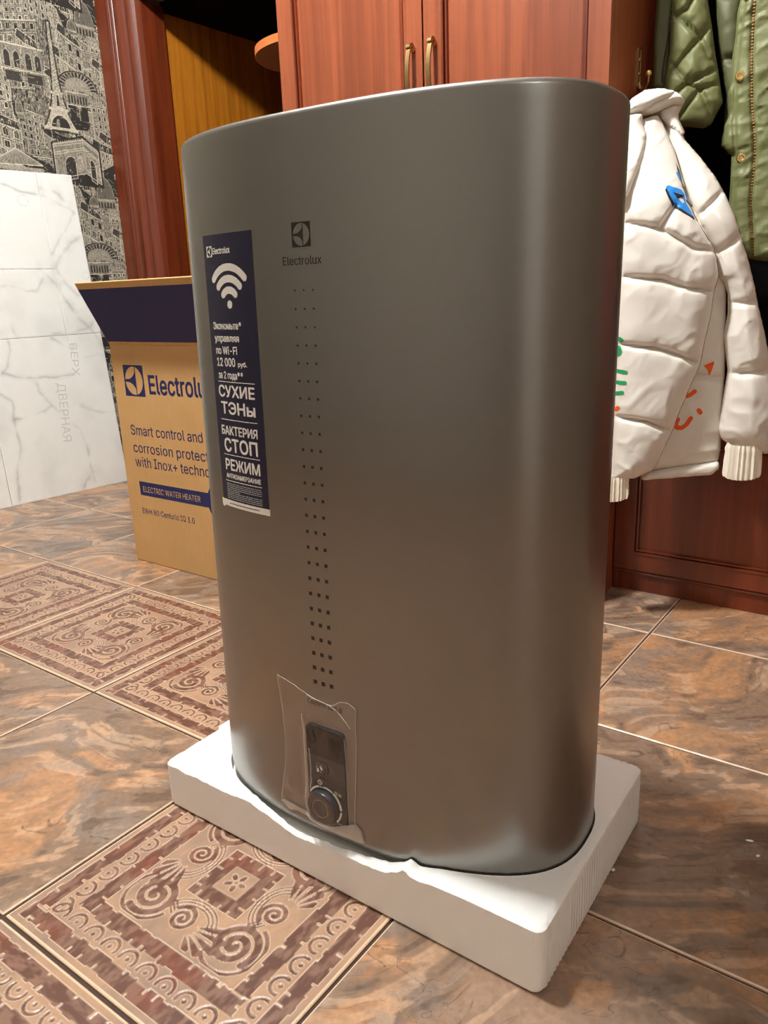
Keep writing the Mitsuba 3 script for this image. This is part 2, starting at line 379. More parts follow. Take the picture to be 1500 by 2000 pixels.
def relief_tile(n=300):
    w = TILE - GAP
    M = rasterize(relief_pattern(), 2 * n)
    sd = (distance_transform_edt(~M) - distance_transform_edt(M)) / (2 * n)       # < 0 in the dark
    sd = sd.reshape(n, 2, n, 2).mean((1, 3))
    g = (np.arange(n) + .5) / n
    X, Y = np.meshgrid(g, g, indexing='ij')
    P = np.c_[X.ravel(), Y.ravel(), np.zeros(n * n)]
    mott = meshkit.fbm(P * [26, 60, 1], 3, 1).reshape(n, n)
    cloud = meshkit.fbm(P * 5, 3, 5).reshape(n, n)
    t = lambda a, b, x: np.clip((x - a) / (b - a), 0, 1)[..., None]
    dark = np.array(lin(90, 57, 45)) * (1 - t(.35, .65, mott)) + np.array(lin(124, 92, 76)) * t(.35, .65, mott)
    dark = dark * (1 - .5 * t(.55, .75, cloud)) + np.array(lin(122, 60, 40)) * .5 * t(.55, .75, cloud)
    tan = np.array(lin(166, 131, 104)) * (1 - t(.35, .7, cloud)) + np.array(lin(142, 116, 98)) * t(.35, .7, cloud)
    tan = tan * (.88 + .24 * mott[..., None])
    line = np.array(lin(206, 180, 156))
    c = np.where(sd[..., None] < 0, dark, tan)
    lw = np.exp(-(sd / .0022) ** 2)[..., None]
    c = c * (1 - .7 * lw) + line * .7 * lw
    z = -0.0005 * np.clip(-sd / .004, 0, 1) + 0.0003 * np.exp(-((sd - .001) / .0028) ** 2) - 0.0002
    ed = np.minimum(np.minimum(X, 1 - X), np.minimum(Y, 1 - Y)) * w
    z = np.where(ed < .006, 0, z) - 0.0022 * np.clip(1 - ed / .0024, 0, 1)
    c = np.where((ed < .0045)[..., None], np.array(lin(214, 186, 158)), c)
    V = np.c_[(X.ravel() - .5) * w, (Y.ravel() - .5) * w, z.ravel()]
    idx = np.arange(n * n).reshape(n, n)
    q = np.stack([idx[:-1, :-1], idx[1:, :-1], idx[1:, 1:], idx[:-1, 1:]], -1).reshape(-1, 4)
    Fc = np.vstack([q[:, [0, 1, 2]], q[:, [0, 2, 3]]])
    loop = np.r_[idx[:, 0], idx[-1, 1:], idx[-2::-1, -1], idx[0, -2:0:-1]]
    base = len(V)
    V = np.vstack([V, np.c_[V[loop, :2], np.full(len(loop), -.0034)]])
    C = np.vstack([c.reshape(-1, 3), np.tile(lin(90, 66, 54), (len(loop), 1))])
    k = np.arange(len(loop))
    j = (k + 1) % len(loop)
    Fc = np.vstack([Fc, np.c_[loop[k], base + j, loop[j]], np.c_[loop[k], base + k, base + j]])
    return mikit.ply(trimesh.Trimesh(V, Fc, process=False), 'm_decor', smooth=True, color=C)

decor = relief_tile()
DECOR = {(-1, -1): 0, (0, -1): 1, (1, -1): 2, (2, -2): 3, (2, -3): 0}
plain = {}
for iu in range(-3, 8):
    for iv in range(-6, 3):
        x0, x1, y0, y1 = iu * TILE + GAP / 2, (iu + 1) * TILE - GAP / 2, iv * TILE + GAP / 2, (iv + 1) * TILE - GAP / 2
        if (iu, iv) in DECOR:
            k = put('floor__relief_tile', decor, None, to_world=mi.ScalarTransform4f().translate([(x0 + x1) / 2, (y0 + y1) / 2, 0]).rotate([0, 0, 1], 90 * DECOR[(iu, iv)]))
            continue
        put('floor__tile', tile_mesh(max(x0, XL + .001), x1, y0, min(y1, YB - .001)), 'm_tile')

# ------------------------------------------------------------------ wallpaper: one printed repeat, 0.53 x 0.64 m, in strips down the left wall
RW, RH = 0.53, 0.64
class Print:
    """A drawing in metres, painted shape over shape into an array that colours the vertices of the paper."""
    def __init__(self, step):
        self.nx, self.ny = int(round(RW / step)), int(round(RH / step))
        self.a = np.full((self.nx, self.ny), 0.36)
        self.x, self.y = (np.arange(self.nx) + .5) / self.nx * RW, (np.arange(self.ny) + .5) / self.ny * RH
        X, Y = np.meshgrid(self.x, self.y, indexing='ij')
        self.a = .34 + .9 * (meshkit.noise(np.stack([X * 380, Y * 130, 0 * X], -1), 6) - .5) * (meshkit.noise(np.stack([X * 60, Y * 70, 0 * X], -1), 7) > .35)
    def fill(self, poly, v, tex=0.0):
        poly = Polygon(poly) if not hasattr(poly, 'bounds') else poly
        if poly.is_empty:
            return
        for dx in (-RW, 0, RW):
            for dy in (-RH, 0, RH):
                p = affinity.translate(poly, dx, dy)
                x0, y0, x1, y1 = p.bounds
                i0, i1 = np.searchsorted(self.x, [x0, x1])
                j0, j1 = np.searchsorted(self.y, [y0, y1])
                if i1 <= i0 or j1 <= j0:
                    continue
                X, Y = np.meshgrid(self.x[i0:i1], self.y[j0:j1], indexing='ij')
                shapely.prepare(p)
                m = shapely.contains_xy(p, X.ravel(), Y.ravel()).reshape(X.shape)
                w = v + tex * (meshkit.noise(np.stack([X * 420, Y * 160, 0 * X], -1), 3) - .5) if tex else v
                s = self.a[i0:i1, j0:j1]
                s[m] = (w[m] if tex else w)
    def line(self, pts, v=.8, w=.0011):
        self.fill(LineString(pts).buffer(w, cap_style=2), v)
    def outline(self, poly, v=.8, w=.0011):
        self.line(list(poly) + [poly[0]], v, w)

def quad(o, e1, e2):
    o, e1, e2 = map(np.array, (o, e1, e2))
    return lambda s, t: tuple(o + s * e1 + t * e2)

def facade(P, r, o, e1, e2, nx, ny, base=.42):
    """A sketched house front on the parallelogram o, o+e1, o+e2: cornices, rows of windows with bright reveals."""
    f = quad(o, e1, e2)
    P.fill([f(0, 0), f(1, 0), f(1, 1), f(0, 1)], base, .55)
    for j in range(ny):
        arch = r.random() < .3
        for i in range(nx):
            s0, s1, t0, t1 = (i + .26) / nx, (i + .74) / nx, (j + .18) / ny, (j + .74) / ny
            pts = [f(s0, t0), f(s1, t0), f(s1, t1)] + ([f((s0 + s1) / 2, t1 + .14 / ny)] if arch else []) + [f(s0, t1)]
            P.fill(pts, r.choice((.05, .08, .12, .2)), .10)
            P.outline(pts, r.uniform(.7, 1.0), .0010)
            if r.random() < .5:
                P.line([f((s0 + s1) / 2, t0), f((s0 + s1) / 2, t1)], .62, .0006)
        P.line([f(-.02, (j + .93) / ny), f(1.02, (j + .93) / ny)], r.uniform(.6, .88), .0011)
        P.line([f(0, (j + .86) / ny), f(1, (j + .86) / ny)], .2, .0006)
    for i in range(nx + 1):
        P.line([f(i / nx, 0), f(i / nx, 1)], r.uniform(.5, .75), .0006)
    P.outline([f(0, 0), f(1, 0), f(1, 1), f(0, 1)], .8, .0011)

def dome(P, x, y, w, h, v=.30):
    t = np.linspace(0, 1, 16)
    prof = w / 2 * np.sqrt(1 - t ** 1.7)
    pts = [(x + a, y + b * h) for a, b in zip(prof, t)] + [(x - a, y + b * h) for a, b in zip(prof[::-1], t[::-1])]
    P.fill(Polygon(pts).buffer(.005), .07)
    P.fill(pts, v, .14)
    for k in np.linspace(-.8, .8, 6):
        P.line([(x + a * k, y + b * h) for a, b in zip(prof, t)], .46, .0006)
    P.outline(pts, .74, .0010)
    P.fill(sbox(x - w * .06, y + h * .96, x + w * .06, y + h * 1.25), .6, .2)
    P.fill(sbox(x - w * .54, y - h * .10, x + w * .54, y + h * .02), .62, .25)
    n = 6
    P.fill(sbox(x - w * .5, y - h * .42, x + w * .5, y - h * .10), .36, .2)
    for i in range(n):
        cx = x - w * .5 + w * (i + .5) / n
        P.fill(sbox(cx - w * .045, y - h * .38, cx + w * .045, y - h * .16), .12)
        P.line([(cx + w / n / 2, y - h * .42), (cx + w / n / 2, y - h * .10)], .74, .0008)

def paris(step):
    """Local frame: x from the strip's left edge, y upwards; the strip's right edge meets the door casing."""
    r = random.Random(11)
    P = Print(step)
    Y0 = 1.25                                                   # height of the repeat's lower edge
    L = lambda y, z: (y - 0.48, z - Y0)
    # receding rows of houses
    for (x, y, w, h, sk, nx, ny) in ((.0, .52, .12, .12, .05, 5, 4), (.12, .50, .10, .13, .02, 4, 5), (.20, .56, .11, .08, -.03, 5, 3), (.30, .46, .10, .16, -.09, 6, 6), (.40, .40, .13, .12, .00, 6, 4), (.0, .40, .08, .11, .02, 3, 4), (.08, .42, .16, .08, .03, 5, 2),
                                  (.0, .26, .10, .15, -.03, 4, 5), (.11, .28, .09, .10, .01, 3, 3), (.42, .26, .11, .14, -.02, 5, 5), (.44, .12, .09, .15, .0, 4, 5), (.0, .10, .12, .12, .02, 4, 4), (.14, .02, .10, .10, .0, 4, 3), (.26, .0, .14, .11, -.03, 5, 4), (.40, .0, .13, .12, .02, 5, 4), (.0, -.02, .12, .10, .0, 5, 3), (.10, .12, .12, .10, -.02, 5, 4)):
        facade(P, r, (x, y), (w, sk), (0, h), nx, ny, r.uniform(.36, .5))
    for _ in range(15):                                         # houses filling what is left: a front, a receding side, a dark mansard roof
        x, y, w, h, sk = r.uniform(0, .5), r.uniform(0, .6), r.uniform(.05, .09), r.uniform(.05, .10), r.uniform(.0, .03)
        facade(P, r, (x, y), (w, -sk), (0, h), r.randint(2, 4), r.randint(2, 3), r.uniform(.40, .58))
        facade(P, r, (x - .035, y + .02), (.035, -.02), (0, h), 2, 3, .30)
        f = [(x - .035, y + h + .02), (x, y + h), (x + w, y + h - sk), (x + w - .012, y + h - sk + .028), (x + .006, y + h + .032), (x - .026, y + h + .046)]
        P.fill(f, .14, .14)
        P.outline(f, .85, .0012)
        P.line([f[1], f[4]], .8, .001)
        for k in range(3):
            q = x + w * (k + .5) / 3
            P.fill([(q - .005, y + h), (q + .005, y + h), (q + .005, y + h + .012), (q, y + h + .018), (q - .005, y + h + .012)], .75, .3)
            P.fill(sbox(q - .003, y + h + .001, q + .003, y + h + .010), .06)
    # dark gaps of sky
    for pts in (((.335, .60), (.39, .56), (.40, .52), (.36, .53)), ((.45, .66), (.53, .70), (.53, .56), (.47, .58)), ((.20, .16), (.25, .13), (.35, .10), (.34, .13), (.24, .15)), ((.09, .07), (.22, .03), (.24, .0), (.14, .0), (.08, .03)), ((.33, .21), (.43, .20), (.41, .17), (.35, .17)), ((.10, .25), (.14, .22), (.13, .17), (.10, .19)), ((.0, .02), (.05, .03), (.04, -.01), (.0, -.01))):
        P.fill(pts, .07)
        for k in range(4):
            a = np.array(pts[0]) * (1 - k / 4) + np.array(pts[2]) * k / 4
            P.line([a, a + [.015, -.001]], .55, .0006)
    # domes
    dome(P, .455, .555, .085, .085)
    dome(P, .395, .528, .042, .036)
    dome(P, .125, .20, .03, .05)
    # cathedral front with twin arches
    for k in (0, 1):
        x = .085 + .085 * k
        P.fill(sbox(x, .345, x + .078, .43), .46, .3)
        for i in (0, 1):
            cx = x + .02 + .038 * i
            P.fill(unary_union([sbox(cx - .011, .352, cx + .011, .395), Point(cx, .395).buffer(.011)]), .12, .1)
            P.outline([(cx - .013, .352), (cx - .013, .398), (cx, .412), (cx + .013, .398), (cx + .013, .352)], .78, .0009)
        P.line([(x - .004, .43), (x + .084, .43)], .85, .0022)
        P.line([(x - .004, .345), (x + .084, .345)], .85, .0016)
        P.fill(sbox(x + .006, .305, x + .07, .34), .14, .05)
        P.outline([(x + .006, .305), (x + .07, .305), (x + .07, .34), (x + .006, .34)], .6, .0009)
    # stair of a round hall: fan of wedges, columns, arches
    cx, cy = .388, .318
    P.fill(affinity.scale(Point(cx, cy).buffer(.091), 1, .72).intersection(sbox(0, cy - .004, 1, 1)), .08)
    P.fill(affinity.scale(Point(cx, cy).buffer(.085), 1, .72).intersection(sbox(0, cy - .004, 1, 1)), .58, .25)
    for k in range(15):
        a = math.pi * (k + .5) / 15
        q = [(cx + R * math.cos(a + d), cy + .72 * R * math.sin(a + d)) for R, d in ((.058, -.065), (.083, -.065), (.083, .065), (.058, .065))]
        P.fill(q, .10)
    for k in range(12):
        a = math.pi * (k + .5) / 12
        P.line([(cx + .02 * math.cos(a), cy + .014 * math.sin(a)), (cx + .05 * math.cos(a), cy + .036 * math.sin(a))], .75, .0008)
    P.fill(sbox(.335, .262, .43, .30), .5, .3)
    for k in range(7):
        P.fill(sbox(.340 + .0128 * k, .266, .347 + .0128 * k, .292), .09)
    for k in (0, 1):
        P.fill(unary_union([sbox(.342 + .045 * k, .205, .376 + .045 * k, .242), Point(.359 + .045 * k, .242).buffer(.017)]), .09)
    P.line([(.33, .303), (.435, .305)], .85, .0018)
    P.line([(.33, .258), (.435, .260)], .85, .0016)
    # the iron tower
    ax, top = .292, .535
    hw = lambda y: .0045 + .072 * math.exp(-(y - .155) / .085)
    ys = np.linspace(.155, top, 40)
    body = Polygon([(ax - hw(y), y) for y in ys] + [(ax + hw(y), y) for y in ys[::-1]])
    P.fill(body.buffer(.006), .10, .10)
    P.fill(body, .72, .5)
    arch = Polygon([(ax - .040, .150)] + [(ax + .040 * math.cos(a), .165 + .045 * math.sin(a)) for a in np.linspace(math.pi, 0, 20)] + [(ax + .040, .150)])
    P.fill(arch, .10)
    P.outline([(ax + .043 * math.cos(a), .165 + .048 * math.sin(a)) for a in np.linspace(math.pi, 0, 20)], .85, .0013)
    P.fill([(ax - .022, .165), (ax - .004, .165), (ax - .006, .20), (ax - .016, .195)], .5, .3)
    for y, k in ((.232, 1.25), (.290, 1.3), (.162, 1.05)):
        P.fill(sbox(ax - hw(y) * k, y - .004, ax + hw(y) * k, y + .006), .82, .3)
    for y in np.linspace(.24, .52, 26):
        w = hw(y)
        P.line([(ax - w, y), (ax + w, y + .012)], .32, .0006)
        P.line([(ax + w, y), (ax - w, y + .012)], .34, .0006)
    P.fill([(ax - .005, .245), (ax + .006, .245), (ax + .003, .283), (ax - .003, .283)], .1)
    # triumphal arch, seen at its corner
    P.fill(Polygon([(.24, -.03), (.24, .11), (.38, .145), (.45, .10), (.45, -.04)]).buffer(.004), .08)
    for o, e1, e2 in (((.245, -.02), (.135, .030), (.0, .125)), ((.380, .010), (.065, -.040), (.0, .125))):
        f = quad(o, e1, e2)
        P.fill([f(0, 0), f(1, 0), f(1, 1), f(0, 1)], .50, .35)
        for t in (.70, .76, .92, .99):
            P.line([f(0, t), f(1, t)], .82, .0015)
        for k in range(14):
            P.fill([f((k + .2) / 14, 1), f((k + .8) / 14, 1), f((k + .8) / 14, 1.05), f((k + .2) / 14, 1.05)], .6)
            P.line([f(k / 14, .77), f(k / 14, .91)], .25, .0008)
        big = [f(.32, -.1), f(.32, .36)] + [f(.5 - .18 * math.cos(a), .36 + .22 * math.sin(a)) for a in np.linspace(0, math.pi, 14)] + [f(.68, .36), f(.68, -.1)]
        P.fill(big, .12, .08)
        P.outline(big, .85, .0014)
        P.outline([f(.05, .1), f(.26, .1), f(.26, .62), f(.05, .62)], .75, .001)
        P.outline([f(.74, .1), f(.95, .1), f(.95, .62), f(.74, .62)], .75, .001)
        P.fill([f(.78, .14), f(.91, .14), f(.91, .56), f(.78, .56)], .62, .5)
        P.outline([f(0, 0), f(1, 0), f(1, 1), f(0, 1)], .86, .0013)
    # pediment with a ribbed glass roof
    tip, l, rr_ = (.085, .075), (-.02, .012), (.19, .020)
    P.fill([tip, l, rr_], .44, .25)
    for k in np.linspace(0, 1, 12):
        P.line([tip, (l[0] + (rr_[0] - l[0]) * k, l[1] + (rr_[1] - l[1]) * k)], .70, .0008)
    P.line([l, tip, rr_], .86, .0018)
    P.line([l, rr_], .86, .0022)
    P.fill(sbox(-.02, -.004, .19, .010), .6, .4)
    # loose hatching over everything
    for _ in range(700):
        x, y, a, n = r.uniform(0, RW), r.uniform(0, RH), r.choice((0, math.pi / 2, .5, -.6)), r.uniform(.006, .025)
        P.line([(x, y), (x + n * math.cos(a), y + n * math.sin(a))], r.choice((.12, .7, .85, .6)), .0006)
    return P

def paper(step, z0, z1, y1):
    """A strip mesh from the height z0 to z1 whose right edge is at y1 (the print repeats upwards every RH)."""
    P = paris(step)
    ny = int(round((z1 - z0) / step))
    z = z0 + (np.arange(ny) + .5) / ny * (z1 - z0)
    K = 1.0252                                                  # size of the print's repeat on this wall
    z[0], z[-1] = z0, z1
    y = y1 - RW * K + P.x * K
    y[0], y[-1] = y1 - RW * K + .0004, y1 - .0004
    rows = np.floor((((z - 1.262) / K) % RH) / RH * P.ny).astype(int) % P.ny
    a = P.a[:, rows]
    Yg, Zg = np.meshgrid(y, z, indexing='ij')
    k0, k1 = np.array(lin(26, 25, 23)), np.array(lin(226, 216, 194))
    c = k0 + (k1 - k0) * np.clip(a, 0, 1)[..., None] ** 1.6
    V = np.c_[np.full(Yg.size, XL), Yg.ravel(), Zg.ravel()]
    idx = np.arange(Yg.size).reshape(Yg.shape)
    q = np.stack([idx[:-1, :-1], idx[1:, :-1], idx[1:, 1:], idx[:-1, 1:]], -1).reshape(-1, 4)
    return mikit.ply(trimesh.Trimesh(V, np.vstack([q[:, [0, 1, 2]], q[:, [0, 2, 3]]]), process=False), 'm_print', color=c.reshape(-1, 3))

fine_strip = paper(0.0017, 0.0, 2.2, YB)
coarse = paper(0.0036, 0.0, ZC, YB)
put('wall_left__wallpaper_strip', fine_strip, None)
for k in range(1, 9):
    put('wall_left__wallpaper_strip', coarse, None, to_world=mi.ScalarTransform4f().translate([0, -RW * 1.0252 * k, 0]))

# ------------------------------------------------------------------ marble-look slab leaning on the wallpapered wall
VEIN = {
 'v0': [(-0.31,1.202),(-0.248,1.177),(-0.187,1.168),(-0.16,1.163),(-0.12,1.145),(-0.045,1.112)],
 'v0b': [(-0.156,1.186),(-0.095,1.166),(-0.069,1.148)],
 'v1': [(-0.047,1.105),(-0.082,1.036),(-0.122,0.981),(-0.151,0.947)],
 'v2': [(-0.017,1.017),(-0.068,0.989),(-0.114,0.947),(-0.152,0.903)],
 'v3': [(-0.382,0.833),(-0.342,0.829),(-0.285,0.807),(-0.248,0.813),(-0.211,0.859)],
 'v4': [(-0.228,0.88),(-0.171,0.838),(-0.134,0.761),(-0.086,0.689),(-0.049,0.636),(0.011,0.566)],
 'v4b': [(-0.154,0.893),(-0.132,0.851),(-0.084,0.781)],
 'v5': [(-0.209,0.638),(-0.134,0.638),(-0.055,0.648),(-0.038,0.672)],
 'v6': [(-0.369,0.69),(-0.352,0.639)],
 'v7': [(-0.397,0.635),(-0.395,0.591),(-0.418,0.526),(-0.441,0.498)],
 'v8': [(-0.44,0.502),(-0.347,0.484),(-0.255,0.475),(-0.153,0.473)],
 'v9': [(-0.316,0.46),(-0.311,0.428),(-0.269,0.362),(-0.219,0.305),(-0.167,0.253),(-0.156,0.183),(-0.143,0.082),(-0.133,0.026)],
 'v10': [(-0.458,0.442),(-0.416,0.395),(-0.413,0.325),(-0.42,0.214),(-0.451,0.127),(-0.478,0.003)],
 'v11': [(-0.413,0.322),(-0.34,0.333),(-0.27,0.355)],
 'v12': [(-0.142,0.346),(-0.069,0.31),(0.004,0.297)],
 'v13': [(-0.219,0.623),(-0.153,0.579)],
 'v14': [(-0.128,0.072),(-0.183,0.036),(-0.196,0.012)],
}

sl_o = np.array([-1.115, 0.79, 0.0005])
sl_n = np.array([0.99258897, -0.10163965, 0.06660715])
sl_e1 = np.array([0.10186586, 0.99479814, 0.0])
sl_e2 = np.array([-0.06626067, 0.006785, 0.99777928])
SLAB = frame_of(sl_o, sl_e1, sl_e2, sl_n)                  # local: x along the foot, y up the slab, z out of its face
def slab_color(X, Y):
    P = np.stack([X, Y, 0 * X], -1)
    wx, wy = (meshkit.fbm(P * 9, 4, 1) - .5) * .035, (meshkit.fbm(P * 9, 4, 2) - .5) * .035
    c = np.array(lin(238, 238, 232)) * np.ones(X.shape + (1,))
    soft = meshkit.fbm(P * 6 + 3, 4, 6)
    c = c * (1 - .10 * np.clip((soft - .5) * 4, 0, 1)[..., None])
    pts = np.stack([X + wx, Y + wy], -1)
    gp = shapely.points(pts.reshape(-1, 2))
    fl = meshkit.fbm(P * 24, 3, 9)
    for k, v in VEIN.items():
        d = shapely.distance(LineString(v), gp).reshape(X.shape)
        wide = k in ('v2', 'v4', 'v4b', 'v0b', 'v14')
        core = np.exp(-(d / (.0035 if not wide else .006)) ** 2) * np.clip(fl * 1.6 - .25, 0, 1)
        halo = np.exp(-(d / (.011 if not wide else .026)) ** 2) * np.clip(fl * 2 - .6, 0, 1)
        rust = np.array(lin(176, 158, 128)) if k in ('v2', 'v5', 'v3', 'v9') else np.array(lin(150, 150, 150))
        c = c * (1 - (.46 * core)[..., None]) + rust * (.46 * core)[..., None]
        c = c * (1 - (.34 * halo)[..., None]) + np.array(lin(176, 178, 178)) * (.34 * halo)[..., None]
    return c
def slab_piece(poly, step=.0032):
    """One piece of the slab with a chamfered edge, veins in its vertex colours."""
    x0, y0, x1, y1 = poly.bounds
    nx, ny = max(2, int((x1 - x0) / step)), max(2, int((y1 - y0) / step))
    s, t = np.linspace(0, 1, nx), np.linspace(0, 1, ny)
    c = np.array(poly.exterior.coords)[:4]
    S, T = np.meshgrid(s, t, indexing='ij')
    Q = (c[0] * ((1 - S) * (1 - T))[..., None] + c[1] * (S * (1 - T))[..., None] + c[2] * (S * T)[..., None] + c[3] * ((1 - S) * T)[..., None])
    e = np.minimum(np.minimum(S * (x1 - x0), (1 - S) * (x1 - x0)), np.minimum(T * (y1 - y0), (1 - T) * (y1 - y0)))
    z = .0 - .0008 * (e < 1e-9)
    V = np.c_[Q.reshape(-1, 2), z.ravel()]
    C = slab_color(Q[..., 0], Q[..., 1]).reshape(-1, 3)
    idx = np.arange(nx * ny).reshape(nx, ny)
    q = np.stack([idx[:-1, :-1], idx[1:, :-1], idx[1:, 1:], idx[:-1, 1:]], -1).reshape(-1, 4)
    Fc = np.vstack([q[:, [0, 1, 2]], q[:, [0, 2, 3]]])
    loop = np.r_[idx[:, 0], idx[-1, 1:], idx[-2::-1, -1], idx[0, -2:0:-1]]
    b = len(V)
    V = np.vstack([V, np.c_[V[loop, :2], np.full(len(loop), -.0095)]])
    C = np.vstack([C, np.tile(lin(206, 196, 176), (len(loop), 1))])
    k, j = np.arange(len(loop)), (np.arange(len(loop)) + 1) % len(loop)
    Fc = np.vstack([Fc, np.c_[loop[k], b + j, loop[j]], np.c_[loop[k], b + k, b + j]])
    m = trimesh.Trimesh(V, Fc, process=False)
    return mikit.ply(moved(m, SLAB), 'm_marble', color=C)
slab = thing('marble_slab', 'white marble-look slab with grey veins leaning on the wallpapered wall', 'panel')
g = .0006
for poly in ([(-.155 + g, .634 + g), (-.0065, .634 + g), (-.022, 1.247), (-.166 + g, 1.247)],
             [(-.155 + g, .0), (.008, .0), (-.0065, .634 - g), (-.155 + g, .634 - g)],
             [(-.500 + g, .890 + g), (-.1565 - g, .890 + g), (-.166 - g, 1.247), (-.500 + g, 1.247)],
             [(-.500 + g, .634 + g), (-.155 - g, .634 + g), (-.1565 - g, .890 - g), (-.500 + g, .890 - g)],
             [(-.496 + g, .0), (-.134 - g, .0), (-.155 - g, .634 - g), (-.500 + g, .634 - g)],
             [(-.600, .0), (-.497 - g, .0), (-.501 - g, 1.247), (-.600, 1.247)]):
    put(slab + '__piece', slab_piece(Polygon(poly)), None)
put(slab + '__backing_board', moved(bx(-.598, -.024, .001, 1.24, -.0135, -.0097), SLAB), 'm_card')
def pencil(text, h, at, deg, w=None):
    m = meshkit.text_mesh(text, h, .0003)
    if w:
        m.apply_scale([w / m.extents[0], 1, 1])
    m.apply_transform(trimesh.transformations.rotation_matrix(math.radians(deg), [0, 0, 1]))
    m.apply_translation([at[0], at[1], .0001])
    return moved(m, SLAB)
put(slab + '__pencil_writing', join(pencil('ВЕРХ', .030, (-.150, .605), -94, .13), pencil('ДВЕРНАЯ', .036, (-.232, .452), -94, .235)), 'm_faint_pencil')
put(slab + '__pencil_arrow', moved(tube([(-.102, .543, .0002), (-.010, .546, .0002), (-.022, .556, .0002), (-.010, .546, .0002), (-.022, .536, .0002)], .0007, 5), SLAB), 'm_faint_pencil')
for cxy in ((-.235, 1.141), (-.032, .864)):
    th = np.linspace(0, 2 * np.pi, 40)
    rad = .020 if cxy[1] > 1 else .014
    put(slab + '__pencil_circle', moved(tube(np.c_[cxy[0] + rad * np.cos(th), cxy[1] + rad * np.sin(th), np.full(40, .0002)], .0006, 5), SLAB), 'm_faint_pencil')

# ------------------------------------------------------------------ water heater
HX, HY, HANG, HN, HZ, HA, HB, HTX, HTY = 1.1808, -0.4177, 0.0457, 2.573, 0.0776, 0.2785, 0.1468, 0.0012, 0.0176
HTOP, HBOT = 0.867, -0.0120
def hring(a, b, n):
    t = np.linspace(0, 2 * np.pi, n, endpoint=False)
    c, s = np.cos(t), np.sin(t)
    return np.stack([a * np.sign(c) * np.abs(c) ** (2 / HN), b * np.sign(s) * np.abs(s) ** (2 / HN)], -1)
def hworld(x, y, z):
    """Heater coordinates (x along the front, y away from it, z up) to the room; the heater stands a touch askew in its foam."""
    X, Y = x * math.cos(HANG) - y * math.sin(HANG), x * math.sin(HANG) + y * math.cos(HANG)
    return np.stack([HX + X + HTX * z, HY + Y + HTY * z, HZ + z - HTX * X - HTY * Y], -1)
_t = np.linspace(-np.pi, 0, 4001)
_x = HA * np.sign(np.cos(_t)) * np.abs(np.cos(_t)) ** (2 / HN)
_y = HB * np.sign(np.sin(_t)) * np.abs(np.sin(_t)) ** (2 / HN)
_l = np.r_[0, np.cumsum(np.hypot(np.diff(_x), np.diff(_y)))]
_l -= _l[2000]
def bend(mesh, raise_=0.0):
    """A flat mesh (x along the heater's front, y height, z outwards) laid on the heater's curved front."""
    m = mesh.copy()
    S, Z, d = m.vertices[:, 0], m.vertices[:, 1], m.vertices[:, 2] + raise_
    x, y = np.interp(S, _l, _x), np.interp(S, _l, _y)
    tx, ty = np.interp(S + .002, _l, _x) - np.interp(S - .002, _l, _x), np.interp(S + .002, _l, _y) - np.interp(S - .002, _l, _y)
    k = np.hypot(tx, ty)
    m.vertices = hworld(x + d * ty / k, y - d * tx / k, Z)
    return m
def fineext(poly, h, edge=.012):
    m = ext(poly, h)
    v, f = trimesh.remesh.subdivide_to_size(m.vertices, m.faces, edge, max_iter=12)
    return trimesh.Trimesh(v, f, process=False)

def heater_body():
    n = 360
    V, Z = [], []
    lev = [(HBOT, .030), (HBOT + .0006, .014), (HBOT + .002, .008), (HBOT + .005, .0042), (HBOT + .010, .0016), (HBOT + .016, .0004), (HBOT + .024, 0)]
    lev += [(z, 0) for z in np.linspace(.03, .85, 12)]
    lev += [(HTOP - .007, 0), (HTOP - .004, .0006), (HTOP - .0018, .0022), (HTOP - .0004, .0046), (HTOP, .0070), (HTOP, .016), (HTOP - .004, .018), (HTOP - .004, .05)]
    for z, i in lev:
        r = hring(HA - i, HB - i, n)
        V.append(hworld(r[:, 0], r[:, 1], np.full(n, z)))
    m = len(lev)
    V = np.vstack(V + [hworld(np.zeros(2), np.zeros(2), np.array([HBOT, HTOP - .004]))])
    k = np.arange(n)
    j = (k + 1) % n
    Fc = []
    for i in range(m - 1):
        Fc += [np.c_[i * n + k, i * n + j, (i + 1) * n + j], np.c_[i * n + k, (i + 1) * n + j, (i + 1) * n + k]]
    Fc += [np.c_[np.full(n, m * n), j, k], np.c_[np.full(n, m * n + 1), (m - 1) * n + k, (m - 1) * n + j]]
    return trimesh.Trimesh(V, np.vstack(Fc), process=False)

heater = thing('water_heater', 'tall flat grey metallic electric water heater standing in white foam', 'water heater')
put(heater + '__body', heater_body(), 'm_steel', smooth=40)

